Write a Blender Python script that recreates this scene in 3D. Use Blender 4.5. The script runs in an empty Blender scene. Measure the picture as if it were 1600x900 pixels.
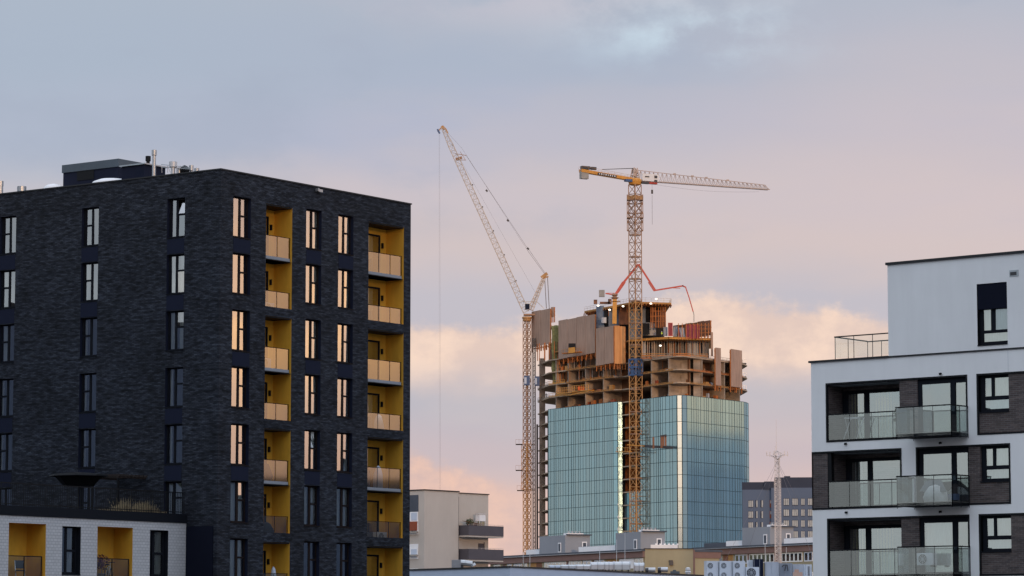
import bpy, bmesh, math, random
from mathutils import Vector, Matrix
rnd = random.Random(7)
S = bpy.context.scene
COL = S.collection
rad = math.radians
CZ = 1.7                       # eye height
FPX, PITCH = 4923.0, 0.1115    # focal length in 1600-px units, upward tilt

# ---------------------------------------------------------------- camera
cd = bpy.data.cameras.new('camera'); cam = bpy.data.objects.new('camera', cd); COL.objects.link(cam)
cam.location = (0, 0, CZ); cam.rotation_euler = (math.pi/2 + PITCH, 0, 0)
cd.sensor_width = 36; cd.lens = 36*FPX/1600; cd.clip_start = 1; cd.clip_end = 20000
S.camera = cam
S.render.resolution_x = 1024; S.render.resolution_y = 576
S.view_settings.view_transform = 'Standard'; S.view_settings.look = 'None'
S.view_settings.exposure = 0.12; S.view_settings.gamma = 1

# ---------------------------------------------------------------- world (dusk sky)
W = bpy.data.worlds.new('World'); S.world = W; W.use_nodes = True
SUN_AZ, SUN_EL = 163.0, 5.0    # degrees clockwise from +Y, elevation
def lin(c):
    return tuple(((v/255)/12.92 if v/255 <= .04045 else ((v/255+.055)/1.055)**2.4) for v in c)
class NV:
    """tiny expression helper around value sockets"""
    nt = None
    def __init__(s, sock): s.s = sock
    @staticmethod
    def m(op, *a):
        n = NV.nt.nodes.new('ShaderNodeMath'); n.operation = op
        for i, v in enumerate(a):
            if isinstance(v, NV): NV.nt.links.new(v.s, n.inputs[i])
            else: n.inputs[i].default_value = v
        return NV(n.outputs[0])
    def __add__(s, o): return NV.m('ADD', s, o)
    def __sub__(s, o): return NV.m('SUBTRACT', s, o)
    def __mul__(s, o): return NV.m('MULTIPLY', s, o)
    __radd__ = __add__; __rmul__ = __mul__
def smooth(v, a, b):
    n = NV.nt.nodes.new('ShaderNodeMapRange'); n.interpolation_type = 'SMOOTHSTEP'
    NV.nt.links.new(v.s, n.inputs[0]); n.inputs[1].default_value = a; n.inputs[2].default_value = b
    return NV(n.outputs[0])
def gauss(v, c, s):            # exp(-((v-c)/s)^2)
    d = (v-c)*(1/s)
    return NV.m('POWER', 2.71828, NV.m('MULTIPLY', d, d)*-1.0)
def mixc(fac, a, b, mode='MIX'):
    n = NV.nt.nodes.new('ShaderNodeMix'); n.data_type = 'RGBA'; n.blend_type = mode
    n.clamp_factor = True
    if isinstance(fac, NV): NV.nt.links.new(fac.s, n.inputs[0])
    else: n.inputs[0].default_value = fac
    for i, v in ((6, a), (7, b)):
        if isinstance(v, tuple): n.inputs[i].default_value = (*v[:3], 1)
        else: NV.nt.links.new(v, n.inputs[i])
    return n.outputs[2]
def ramp(v, stops, lo, hi):
    n = NV.nt.nodes.new('ShaderNodeMapRange'); NV.nt.links.new(v.s, n.inputs[0])
    n.inputs[1].default_value = lo; n.inputs[2].default_value = hi
    r = NV.nt.nodes.new('ShaderNodeValToRGB'); NV.nt.links.new(n.outputs[0], r.inputs[0])
    r.color_ramp.interpolation = 'EASE'
    while len(r.color_ramp.elements) < len(stops): r.color_ramp.elements.new(.5)
    for e, (p, c) in zip(r.color_ramp.elements, stops):
        e.position = (p-lo)/(hi-lo); e.color = (*lin(c), 1)
    return r.outputs[0]
def build_world():
    nt = W.node_tree; NV.nt = nt; nd = nt.nodes; nd.clear()
    tc = nd.new('ShaderNodeTexCoord'); sx = nd.new('ShaderNodeSeparateXYZ')
    nt.links.new(tc.outputs['Generated'], sx.inputs[0])
    X, Y, Z = (NV(o) for o in sx.outputs)
    az = NV.m('ARCTAN2', X, Y)*57.29578
    el = NV.m('ARCSINE', Z)*57.29578
    def noise(scale, sz, detail=6, rough=.55, off=0.0):
        cb = nd.new('ShaderNodeCombineXYZ')
        a = (az+off)*.1; e = el*(.1*sz)
        # cylindrical cloud coordinates (seam falls behind, far from the view)
        nt.links.new(a.s, cb.inputs[0]); nt.links.new(e.s, cb.inputs[1])
        n = nd.new('ShaderNodeTexNoise'); nt.links.new(cb.outputs[0], n.inputs[0])
        n.inputs['Scale'].default_value = scale; n.inputs['Detail'].default_value = detail
        n.inputs['Roughness'].default_value = rough
        return NV(n.outputs[0])
    n1 = noise(1.6, 2.6)-.5; n2 = noise(4.5, 1.5, 8, .6, 31.)-.5; n3 = noise(.9, 4., 5, .5, 90.)-.5
    elw = el + n1*1.5 + n2*.35
    base = ramp(elw, [(0, (204,176,170)), (1.2, (212,182,175)), (2.4, (213,185,178)), (3.3, (195,180,184)), (4.4, (182,179,188)),
                      (5.3, (188,182,190)), (6.1, (189,184,192)), (7.1, (204,189,188)), (8.0, (197,187,192)), (9.2, (174,178,196)),
                      (10.4, (167,176,193)), (12., (170,178,192)), (15., (168,184,204))], 0, 16)
    base = mixc(smooth(az, -2., -8.)*smooth(el, 6., 8.5)*.45, base, lin((164,178,194)))
    base = mixc(smooth(az, 2., 8.)*smooth(el, 6.5, 8.)*smooth(el, 12.5, 10.)*.45, base, lin((206,190,192)))
    base = mixc(gauss(az, 1., 4.)*gauss(el, 11.6, .5)*smooth(n2+n1, -.1, .15)*.5, base, lin((202,194,202)))
    # warm pink veil, streaked
    veil = smooth(n3+n1*.5, -.02, .16)*smooth(el, 12, 8)*.30
    base = mixc(veil, base, lin((210,192,186)))
    gv = smooth(n3*-1.0+n2*.5, .0, .2)*smooth(el, 6.5, 8.5)*.40
    base = mixc(gv, base, lin((160,168,186)))
    n4 = noise(9., 1.2, 9, .62, 57.)-.5
    # bright peach cumulus band: lower edge soft, upper edge billowy
    top = n2*.85 + n4*.9 + gauss(az, 4.0, 2.2)*.50 + n1*.4
    up = smooth((el-5.72)*-1.0 + top, -.10, .22)
    dn = smooth(el + n1*.9 + n2*.5, 4.35, 5.15)
    base = mixc(up*dn*.95, base, mixc(smooth(n4+n2*.6, -.12, .2), lin((220,195,183)), lin((241,212,192))))
    # lower pink puffs on the left of the tower
    azc = NV.m('MAXIMUM', az, -3.2)
    up2 = smooth((el + azc*.42 - 2.85)*-1.0 + n2*2.0 + n4*.8, -.15, .35)
    m2 = smooth(az, 1.5, -1.0)
    base = mixc(up2*m2*.95, base, mixc(smooth(n4+n2, -.15, .2), lin((210,180,172)), lin((234,194,174))))
    # bluish white opening near the top
    op = gauss(az, 3.3, 1.9)*gauss(el, 11.0, .55)*smooth(n2, -.1, .2)
    base = mixc(op*.9, base, lin((198,216,228)))
    # other azimuths: bluish left, glowing right, afterglow behind
    left = gauss(az, -110., 55.)
    base = mixc(left*.8, base, mixc(smooth(el, 5.2, 6.6), lin((190,209,216)), lin((146,170,184))))
    rt = gauss(az, 78., 24.)*gauss(el, 5.4, 2.8)
    add = mixc(rt, (0,0,0), (.80,.36,.02))
    base = mixc(1.0, base, add, 'ADD')
    azb = NV.m('ABSOLUTE', az)
    gb = gauss(azb, 180., 8.)*gauss(el, 5., 3.5)
    base = mixc(1.0, base, mixc(gb, (0,0,0), (3.6,1.6,1.0)), 'ADD')
    gb2 = gauss(azb, 180., 60.)*gauss(el, 4., 14.)
    base = mixc(1.0, base, mixc(gb2, (0,0,0), (.28,.15,.08)), 'ADD')
    dk = gauss(az, 118., 14.)*gauss(el, 4., 12.)
    base = mixc(dk*.6, base, lin((120,150,180)))
    # high sky: Nishita
    sky = nd.new('ShaderNodeTexSky'); sky.sky_type = 'NISHITA'; sky.sun_disc = False
    sky.sun_elevation = rad(SUN_EL); sky.sun_rotation = rad(SUN_AZ)
    sc = nd.new('ShaderNodeVectorMath'); sc.operation = 'SCALE'
    nt.links.new(sky.outputs[0], sc.inputs[0]); sc.inputs['Scale'].default_value = .10
    hi = mixc(.75, sc.outputs[0], (1.22,1.34,1.58))
    fin = mixc(smooth(el, 13, 34), base, hi)
    bg = nd.new('ShaderNodeBackground'); nt.links.new(fin, bg.inputs[0]); bg.inputs[1].default_value = 1.0
    out = nd.new('ShaderNodeOutputWorld'); nt.links.new(bg.outputs[0], out.inputs[0])
build_world()
# ---------------------------------------------------------------- sun (last warm glow from behind the viewer)
sd = bpy.data.lights.new('sun', 'SUN'); so = bpy.data.objects.new('sun', sd); COL.objects.link(so)
sd.energy = 1.15; sd.angle = rad(5); sd.color = (1, .62, .34)
sv = Vector((math.sin(rad(SUN_AZ))*math.cos(rad(SUN_EL)), math.cos(rad(SUN_AZ))*math.cos(rad(SUN_EL)), math.sin(rad(SUN_EL))))
so.rotation_euler = sv.to_track_quat('Z', 'Y').to_euler(); so.location = (0, -50, 200)

# ---------------------------------------------------------------- helpers
def ray(px, py):
    dx, dz = (px-800)/FPX, (450-py)/FPX
    y = math.cos(PITCH)-dz*math.sin(PITCH); z = math.sin(PITCH)+dz*math.cos(PITCH)
    return dx/y, z/y                         # slopes per unit world Y
def P(px, py, Y):
    a, b = ray(px, py); return Vector((a*Y, Y, CZ+b*Y))
class Frame:
    def __init__(s, o, yaw):
        s.o = Vector((o[0], o[1])); s.yaw = yaw
        s.x = Vector((math.cos(yaw), math.sin(yaw))); s.y = Vector((-math.sin(yaw), math.cos(yaw)))
    def w(s, u, v, z):
        q = s.o + s.x*u + s.y*v; return Vector((q.x, q.y, z))
    def inv(s, p):
        d = Vector((p[0], p[1]))-s.o; return d.dot(s.x), d.dot(s.y), p[2]
    def uz(s, px, py, v=0.0):                # hit on the plane y = v
        a, b = ray(px, py); d = Vector((a, 1.0)); t = (v+s.o.dot(s.y))/d.dot(s.y)
        q = d*t-s.o; return q.dot(s.x), CZ+b*t
    def vz(s, px, py, u=0.0):                # hit on the plane x = u
        a, b = ray(px, py); d = Vector((a, 1.0)); t = (u+s.o.dot(s.x))/d.dot(s.x)
        q = d*t-s.o; return q.dot(s.y), CZ+b*t
WM = {}
def thing(name, label, cat, loc=(0,0,0), yaw=0, group=None):
    o = bpy.data.objects.new(name, None); COL.objects.link(o); o.empty_display_size = .5
    o.location = loc; o.rotation_euler = (0,0,yaw)
    WM[o] = Matrix.Translation(Vector(loc)) @ Matrix.Rotation(yaw, 4, 'Z')
    return tag(o, label, cat, group)
def tag(o, label, cat, group=None):
    o['label'] = label; o['category'] = cat
    if group: o['group'] = group
    return o
class MB:
    def __init__(s, fr=None):
        s.v = []; s.f = []; s.mi = []; s.fr = fr; s.cur = 0; s.smooth = False
    def T(s, p): return s.fr.w(*p) if s.fr else Vector(p)
    def add(s, pts, faces):
        n = len(s.v); s.v += [s.T(p) for p in pts]
        for f in faces: s.f.append([n+i for i in f]); s.mi.append(s.cur)
        return s
    def quad(s, a, b, c, d): return s.add([a,b,c,d], [(0,1,2,3)])
    def box(s, x0, x1, y0, y1, z0, z1):
        if x1 < x0: x0, x1 = x1, x0
        if y1 < y0: y0, y1 = y1, y0
        if z1 < z0: z0, z1 = z1, z0
        return s.add([(x0,y0,z0),(x1,y0,z0),(x1,y1,z0),(x0,y1,z0),(x0,y0,z1),(x1,y0,z1),(x1,y1,z1),(x0,y1,z1)],
                     [(0,3,2,1),(4,5,6,7),(0,1,5,4),(1,2,6,5),(2,3,7,6),(3,0,4,7)])
    def prism(s, poly, z0, z1):
        n = len(poly)
        a = sum(poly[i][0]*poly[(i+1)%n][1]-poly[(i+1)%n][0]*poly[i][1] for i in range(n))
        if a < 0: poly = poly[::-1]
        return s.add([(p[0],p[1],z0) for p in poly]+[(p[0],p[1],z1) for p in poly],
            [tuple(range(n))[::-1], tuple(range(n, 2*n))]+[(i,(i+1)%n,n+(i+1)%n,n+i) for i in range(n)])
    def bar(s, p, q, w, h=None, sides=4):
        h = h or w; p, q = s.T(p), s.T(q); d = q-p
        if d.length < 1e-6: return s
        d.normalize(); up = Vector((0,0,1)) if abs(d.z) < .95 else Vector((1,0,0))
        a = d.cross(up).normalized(); b = d.cross(a).normalized()
        n = len(s.v); k = sides; o = math.pi/4 if k == 4 else 0; r = .7071 if k == 4 else .5
        for e in (p, q):
            for i in range(k):
                t = o+2*math.pi*i/k; s.v.append(e + a*(math.cos(t)*w*r) + b*(math.sin(t)*h*r))
        for f in [tuple(range(k))[::-1], tuple(range(k,2*k))]+[(i,(i+1)%k,k+(i+1)%k,k+i) for i in range(k)]:
            s.f.append([n+i for i in f]); s.mi.append(s.cur)
        return s
    def path(s, pts, w, sides=4):
        for a, b in zip(pts, pts[1:]): s.bar(a, b, w, sides=sides)
        return s
    def lathe(s, c, prof, k=14):
        n = len(s.v); c = s.T(c)
        for r, z in prof:
            for i in range(k):
                t = 2*math.pi*i/k; s.v.append(c+Vector((r*math.cos(t), r*math.sin(t), z)))
        for j in range(len(prof)-1):
            for i in range(k):
                s.f.append([n+j*k+i, n+j*k+(i+1)%k, n+(j+1)*k+(i+1)%k, n+(j+1)*k+i]); s.mi.append(s.cur)
        s.f.append([n+i for i in range(k)][::-1]); s.mi.append(s.cur)
        s.f.append([n+(len(prof)-1)*k+i for i in range(k)]); s.mi.append(s.cur)
        return s
    def slab(s, quadpts, t):                  # a thin solid from 4 outline points, thickened along its normal
        q = [s.T(p) for p in quadpts]; nrm = (q[1]-q[0]).cross(q[2]-q[1]).normalized()*t
        n = len(s.v); m = len(q); s.v += [a for a in q]+[a+nrm for a in q]
        for f in [tuple(range(m))[::-1], tuple(range(m,2*m))]+[(i,(i+1)%m,m+(i+1)%m,m+i) for i in range(m)]:
            s.f.append([n+i for i in f]); s.mi.append(s.cur)
        return s
    def build(s, name, mats, parent=None, origin=None, fix=True):
        if parent is not None: M = WM[parent].inverted()
        else: M = Matrix.Translation(-Vector(origin or (0,0,0)))
        me = bpy.data.meshes.new(name); me.from_pydata([M @ v for v in s.v], [], s.f)
        for m in (mats if isinstance(mats, (list, tuple)) else [mats]): me.materials.append(m)
        me.polygons.foreach_set('material_index', s.mi)
        if s.smooth: me.polygons.foreach_set('use_smooth', [True]*len(s.f))
        if fix:
            bm = bmesh.new(); bm.from_mesh(me); bmesh.ops.recalc_face_normals(bm, faces=bm.faces); bm.to_mesh(me); bm.free()
        me.update()
        o = bpy.data.objects.new(name, me); COL.objects.link(o)
        if parent is not None: o.parent = parent; WM[o] = WM[parent]
        else: o.location = origin or (0,0,0); WM[o] = Matrix.Translation(o.location)
        return o
def local(mb, name, mats, parent=None, loc=(0,0,0), rz=0):
    """mesh given in its own coordinates, placed under parent at loc"""
    me = bpy.data.meshes.new(name); me.from_pydata([tuple(v) for v in mb.v], [], mb.f)
    for m in (mats if isinstance(mats, (list, tuple)) else [mats]): me.materials.append(m)
    me.polygons.foreach_set('material_index', mb.mi)
    if mb.smooth: me.polygons.foreach_set('use_smooth', [True]*len(mb.f))
    me.update(); o = bpy.data.objects.new(name, me); COL.objects.link(o)
    o.parent = parent; o.location = loc; o.rotation_euler = (0,0,rz); return o
def copy_tree(o, parent=None):
    c = o.copy(); COL.objects.link(c); c.parent = parent
    for k in list(o.children): copy_tree(k, c)
    return c

# ---------------------------------------------------------------- materials
def newmat(name):
    m = bpy.data.materials.new(name); m.use_nodes = True; nt = m.node_tree; nt.nodes.clear(); return m, nt
def pbr(name, col, rough=.7, var=.15, scale=2.0, stretch=(1,1,1), metal=0., bump=0., spec=.4, var2=0., scale2=.15):
    m, nt = newmat(name); nd, lk = nt.nodes, nt.links
    out = nd.new('ShaderNodeOutputMaterial'); b = nd.new('ShaderNodeBsdfPrincipled'); lk.new(b.outputs[0], out.inputs[0])
    tc = nd.new('ShaderNodeTexCoord'); mp = nd.new('ShaderNodeMapping'); lk.new(tc.outputs['Object'], mp.inputs[0])
    mp.inputs['Scale'].default_value = stretch
    n = nd.new('ShaderNodeTexNoise'); lk.new(mp.outputs[0], n.inputs[0]); n.inputs['Scale'].default_value = scale
    n.inputs['Detail'].default_value = 5; n.inputs['Roughness'].default_value = .65
    mr = nd.new('ShaderNodeMapRange'); lk.new(n.outputs[0], mr.inputs[0]); mr.inputs[1].default_value = .25; mr.inputs[2].default_value = .75
    mr.inputs[3].default_value = 1-var; mr.inputs[4].default_value = 1+var
    last = mr.outputs[0]
    if var2:
        n2 = nd.new('ShaderNodeTexNoise'); lk.new(tc.outputs['Object'], n2.inputs[0]); n2.inputs['Scale'].default_value = scale2; n2.inputs['Detail'].default_value = 3
        m2 = nd.new('ShaderNodeMapRange'); lk.new(n2.outputs[0], m2.inputs[0]); m2.inputs[1].default_value = .3; m2.inputs[2].default_value = .7
        m2.inputs[3].default_value = 1-var2; m2.inputs[4].default_value = 1+var2
        mm = nd.new('ShaderNodeMath'); mm.operation = 'MULTIPLY'; lk.new(last, mm.inputs[0]); lk.new(m2.outputs[0], mm.inputs[1]); last = mm.outputs[0]
    vm = nd.new('ShaderNodeVectorMath'); vm.operation = 'SCALE'; vm.inputs[0].default_value = col; lk.new(last, vm.inputs['Scale'])
    lk.new(vm.outputs[0], b.inputs['Base Color'])
    b.inputs['Roughness'].default_value = rough; b.inputs['Metallic'].default_value = metal
    b.inputs['Specular IOR Level'].default_value = spec
    if bump:
        bp = nd.new('ShaderNodeBump'); bp.inputs['Strength'].default_value = bump; lk.new(n.outputs[0], bp.inputs['Height']); lk.new(bp.outputs[0], b.inputs['Normal'])
    return m
def brickmat(name, c1, c2, cm, bw=.25, rh=.075, mortar=.012, rough=.7, patch=.35, spec=.35):
    m, nt = newmat(name); nd, lk = nt.nodes, nt.links
    out = nd.new('ShaderNodeOutputMaterial'); b = nd.new('ShaderNodeBsdfPrincipled'); lk.new(b.outputs[0], out.inputs[0])
    tc = nd.new('ShaderNodeTexCoord'); sx = nd.new('ShaderNodeSeparateXYZ'); lk.new(tc.outputs['Object'], sx.inputs[0])
    ad = nd.new('ShaderNodeMath'); lk.new(sx.outputs[0], ad.inputs[0]); lk.new(sx.outputs[1], ad.inputs[1])
    cb = nd.new('ShaderNodeCombineXYZ'); lk.new(ad.outputs[0], cb.inputs[0]); lk.new(sx.outputs[2], cb.inputs[1])
    br = nd.new('ShaderNodeTexBrick'); lk.new(cb.outputs[0], br.inputs[0])
    br.inputs['Color1'].default_value = (*c1,1); br.inputs['Color2'].default_value = (*c2,1); br.inputs['Mortar'].default_value = (*cm,1)
    br.inputs['Scale'].default_value = 1; br.inputs['Brick Width'].default_value = bw; br.inputs['Row Height'].default_value = rh
    br.inputs['Mortar Size'].default_value = mortar; br.inputs['Bias'].default_value = 0; br.offset = .5
    def streak(sc, st, lo, hi):
        mp = nd.new('ShaderNodeMapping'); lk.new(cb.outputs[0], mp.inputs[0]); mp.inputs['Scale'].default_value = st
        n = nd.new('ShaderNodeTexNoise'); lk.new(mp.outputs[0], n.inputs[0]); n.inputs['Scale'].default_value = sc; n.inputs['Detail'].default_value = 4
        r = nd.new('ShaderNodeMapRange'); lk.new(n.outputs[0], r.inputs[0]); r.inputs[1].default_value = .35; r.inputs[2].default_value = .65
        r.inputs[3].default_value = lo; r.inputs[4].default_value = hi; return r.outputs[0], n.outputs[0]
    s1, h1 = streak(1.0, (1.6, 7., 1), 1-patch, 1+patch); s2, h2 = streak(.35, (1,1.3,1), 1-patch*.4, 1+patch*.4)
    mm = nd.new('ShaderNodeMath'); mm.operation = 'MULTIPLY'; lk.new(s1, mm.inputs[0]); lk.new(s2, mm.inputs[1])
    vm = nd.new('ShaderNodeVectorMath'); vm.operation = 'SCALE'; lk.new(br.outputs[0], vm.inputs[0]); lk.new(mm.outputs[0], vm.inputs['Scale'])
    lk.new(vm.outputs[0], b.inputs['Base Color']); b.inputs['Roughness'].default_value = rough; b.inputs['Specular IOR Level'].default_value = spec
    bp = nd.new('ShaderNodeBump'); bp.inputs['Strength'].default_value = .35; bp.inputs['Distance'].default_value = .01
    lk.new(br.outputs['Fac'], bp.inputs['Height']); bp.invert = True; lk.new(bp.outputs[0], b.inputs['Normal'])
    return m
def glassmat(name, tint=(.75,.8,.8), refl=(.9,.93,.95), f0=.35, f1=.95, rough=.015, wob=.0, scale=.6, blend=.35):
    """architectural glass: real mirror reflection over see-through tinted pane"""
    m, nt = newmat(name); nd, lk = nt.nodes, nt.links
    out = nd.new('ShaderNodeOutputMaterial'); mx = nd.new('ShaderNodeMixShader'); lk.new(mx.outputs[0], out.inputs[0])
    tr = nd.new('ShaderNodeBsdfTransparent'); tr.inputs[0].default_value = (*tint,1)
    gl = nd.new('ShaderNodeBsdfGlossy'); gl.inputs['Color'].default_value = (*refl,1); gl.inputs['Roughness'].default_value = rough
    lw = nd.new('ShaderNodeLayerWeight'); lw.inputs[0].default_value = blend
    mr = nd.new('ShaderNodeMapRange'); lk.new(lw.outputs['Fresnel'], mr.inputs[0]); mr.inputs[3].default_value = f0; mr.inputs[4].default_value = f1
    lk.new(mr.outputs[0], mx.inputs[0]); lk.new(tr.outputs[0], mx.inputs[1]); lk.new(gl.outputs[0], mx.inputs[2])
    if wob:
        tc = nd.new('ShaderNodeTexCoord'); n = nd.new('ShaderNodeTexNoise'); lk.new(tc.outputs['Object'], n.inputs[0]); n.inputs['Scale'].default_value = scale
        n.inputs['Detail'].default_value = 1
        bp = nd.new('ShaderNodeBump'); bp.inputs['Strength'].default_value = wob; bp.inputs['Distance'].default_value = .05
        lk.new(n.outputs[0], bp.inputs['Height']); lk.new(bp.outputs[0], gl.inputs['Normal'])
    return m
def facademat(name, diff, refl, fac=.8, rough=.03):
    """coated curtain-wall glass; per-panel coating differences come from the 'coat' face attribute"""
    m, nt = newmat(name); nd, lk = nt.nodes, nt.links
    out = nd.new('ShaderNodeOutputMaterial'); mx = nd.new('ShaderNodeMixShader'); lk.new(mx.outputs[0], out.inputs[0])
    at = nd.new('ShaderNodeAttribute'); at.attribute_name = 'coat'
    def sc(c):
        v = nd.new('ShaderNodeVectorMath'); v.operation = 'MULTIPLY'; v.inputs[0].default_value = c; lk.new(at.outputs['Color'], v.inputs[1]); return v.outputs[0]
    df = nd.new('ShaderNodeBsdfDiffuse'); lk.new(sc(diff), df.inputs[0])
    gl = nd.new('ShaderNodeBsdfGlossy'); lk.new(sc(refl), gl.inputs[0]); gl.inputs['Roughness'].default_value = rough
    mx.inputs[0].default_value = fac; lk.new(df.outputs[0], mx.inputs[1]); lk.new(gl.outputs[0], mx.inputs[2]); return m

M = {}
M['brick'] = brickmat('dark_brick', (.040,.047,.062), (.012,.015,.023), (.009,.011,.015), patch=.55, spec=.14)
M['wbrick'] = brickmat('white_brick', (.52,.53,.54), (.48,.49,.50), (.34,.35,.37), bw=.25, rh=.15, mortar=.014, patch=.05)
M['bbrick'] = brickmat('brown_brick', (.10,.075,.068), (.055,.042,.042), (.11,.10,.10), bw=.30, rh=.085, mortar=.014, patch=.25)
M['navy'] = pbr('navy_render', (.012,.016,.034), .8, .06, 3, spec=.12)
M['black'] = pbr('black_metal', (.006,.007,.009), .6, .1, 4, spec=.2)
M['frame'] = pbr('window_frame', (.008,.010,.015), .75, .1, 4, spec=.12)
M['bframe'] = pbr('brown_frame', (.015,.010,.010), .75, .1, 4, spec=.15)
M['yellow'] = pbr('yellow_render', (.66,.36,.035), .8, .09, 2.5, (1.5,1.5,.35), var2=.10, scale2=.5)
M['dark'] = pbr('dark_interior', (.012,.013,.016), .9, .2, 1)
M['curtain'] = pbr('curtain_cloth', (.72,.76,.74), .9, .15, 6, (3,3,.2))
M['curtain2'] = pbr('ochre_curtain', (.62,.54,.28), .9, .15, 6, (3,3,.2))
M['white'] = pbr('white_render', (.80,.81,.81), .88, .05, 1.0, (1,1,.18), bump=.02, var2=.03, scale2=.4)
M['wmetal'] = pbr('white_metal', (.60,.62,.63), .5, .05, 3)
M['zinc'] = pbr('galvanised_metal', (.42,.45,.48), .35, .15, 3, metal=.7)
M['roofgrey'] = pbr('roof_sheet_grey', (.07,.095,.12), .5, .12, 1)
M['roofcap'] = pbr('dark_coping', (.012,.013,.016), .5, .1, 2)
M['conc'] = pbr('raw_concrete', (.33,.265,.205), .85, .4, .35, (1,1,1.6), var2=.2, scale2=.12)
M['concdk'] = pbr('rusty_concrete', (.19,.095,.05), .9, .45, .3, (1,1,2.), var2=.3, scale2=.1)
M['slabm'] = pbr('slab_edge_concrete', (.40,.30,.21), .85, .4, .5)
M['rust'] = pbr('orange_formwork', (.42,.14,.035), .75, .4, .5)
M['deckwood'] = pbr('deck_timber', (.40,.20,.06), .8, .35, .6)
M['ply'] = pbr('plywood_screen', (.37,.245,.18), .7, .24, .7, (2.2,2.2,.25), var2=.10, scale2=.12)
M['plylit'] = pbr('warm_lit_plywood', (.66,.33,.13), .7, .16, .7, (2.2,2.2,.25), var2=.12, scale2=.12)  # screen plywood with the warm light put into its orange colour
M['plydk'] = pbr('rust_brown_formwork', (.20,.09,.05), .7, .35, .6, (1,1,.5))
M['net'] = pbr('green_debris_net', (.19,.18,.07), .95, .35, 1.2)
M['redform'] = pbr('red_formwork', (.21,.025,.045), .6, .25, .8)
M['bluegrey'] = pbr('blue_grey_panel', (.16,.20,.26), .7, .25, .6)
M['palepanel'] = pbr('pale_panel', (.40,.42,.45), .7, .12, .6)
M['cy'] = pbr('crane_yellow', (.58,.27,.045), .5, .2, .8)
M['cy2'] = pbr('crane_mast_orange', (.44,.24,.09), .55, .25, .6)
M['cpale'] = pbr('crane_pale_paint', (.50,.44,.38), .55, .15, .6)
M['cjib'] = pbr('crane_jib_paint', (.44,.35,.30), .55, .15, .6)
M['cmast'] = pbr('crane_mast_brown', (.31,.18,.11), .55, .3, .5)
M['red'] = pbr('red_paint', (.50,.07,.05), .45, .2, 1)
M['cwt'] = pbr('counterweight_concrete', (.30,.29,.27), .85, .2, 1)
M['blue'] = pbr('blue_steel', (.045,.095,.21), .5, .15, .8)
M['rope'] = pbr('steel_rope', (.16,.16,.18), .5, .1, 1)
M['darkst'] = pbr('dark_steel', (.05,.05,.055), .5, .2, 1)
M['beige'] = pbr('beige_render', (.50,.465,.42), .9, .04, 1.0, (1,1,.4), var2=.05, scale2=.2)
M['beige2'] = pbr('ochre_render', (.33,.30,.20), .9, .06, 1.0, (1,1,.4), var2=.08, scale2=.15)
M['brownband'] = pbr('brown_fascia', (.20,.125,.11), .8, .1, 1)
M['greyr'] = pbr('grey_roof_house', (.26,.285,.32), .85, .06, .5, (1,1,.3), var2=.05)
M['parwhite'] = pbr('white_parapet', (.80,.82,.84), .8, .06, 1)
M['tar'] = pbr('roofing_felt', (.07,.085,.11), .85, .2, .5)
M['hall'] = pbr('blue_grey_cladding', (.50,.58,.70), .6, .05, .8)
M['balc'] = pbr('dark_balcony_panel', (.085,.08,.095), .7, .08, 1)
M['redpanel'] = pbr('red_brown_panel', (.28,.07,.03), .7, .15, 1)
M['far'] = pbr('slate_blue_cladding', (.095,.13,.195), .8, .05, .3)
M['fardk'] = pbr('dark_attic_cladding', (.026,.036,.062), .7, .08, .3)
M['farpane'] = pbr('far_window_pane', (.42,.44,.43), .6, .25, 1)
M['blind'] = pbr('dark_blind', (.006,.008,.018), .8, .05, 2, spec=.1)
M['asph'] = pbr('asphalt', (.05,.05,.052), .9, .2, .5)
M['foliage'] = pbr('leaf_green', (.06,.08,.035), .8, .3, 3)
M['dkwood'] = pbr('dark_weathered_wood', (.022,.015,.013), .9, .3, 2)
M['dry'] = pbr('dry_grass', (.34,.27,.16), .9, .4, 4)
M['skin'] = pbr('skin', (.45,.28,.2), .7, .05, 3)
M['cloth'] = pbr('dark_workwear', (.05,.055,.07), .9, .1, 3)
M['hivis'] = pbr('hi_vis_yellow', (.55,.70,.06), .7, .05, 3)
M['helmet'] = pbr('white_helmet', (.7,.7,.65), .4, .02, 3)
M['glass'] = glassmat('window_glass', (.80,.87,.86), (.88,.95,.95), .44, .98, .01, .10, .5)
M['glassd'] = glassmat('dark_house_glass', (.80,.84,.84), (.95,.93,.92), .50, .98, .01, .12, .5)
M['bal'] = glassmat('balustrade_glass', (.74,.80,.79), (.86,.91,.91), .18, .75, .03, .0)
M['balclear'] = glassmat('clear_balustrade_glass', (.92,.94,.93), (.85,.93,.92), .05, .5, .03, .0)
M['baldk'] = glassmat('bronze_balustrade_glass', (.62,.60,.56), (.92,.86,.78), .22, .90, .05, .0)
M['tglass'] = facademat('tower_glass', (.18,.25,.28), (.40,.64,.70), .62, .13)
M['tmull'] = pbr('facade_mullion', (.02,.055,.07), .5, .1, 1)
M['acwhite'] = pbr('air_conditioner_white', (.56,.59,.62), .5, .05, 3)
M['silver'] = pbr('duct_silver', (.58,.60,.62), .40, .12, 1.5, metal=.35)
M['copper'] = pbr('peach_cover', (.50,.32,.24), .8, .1, 2)
M['tarp'] = pbr('dark_grey_cover', (.10,.12,.14), .7, .1, 2)
M['sheetw'] = pbr('crumpled_white_sheet', (.60,.62,.64), .8, .15, 8, bump=.5)
M['galv'] = pbr('antenna_steel', (.58,.54,.52), .5, .2, 1)
def lampmat(name, col, st):
    m, nt = newmat(name); out = nt.nodes.new('ShaderNodeOutputMaterial'); e = nt.nodes.new('ShaderNodeEmission')
    e.inputs[0].default_value = (*col,1); e.inputs[1].default_value = st; nt.links.new(e.outputs[0], out.inputs[0]); return m
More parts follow.
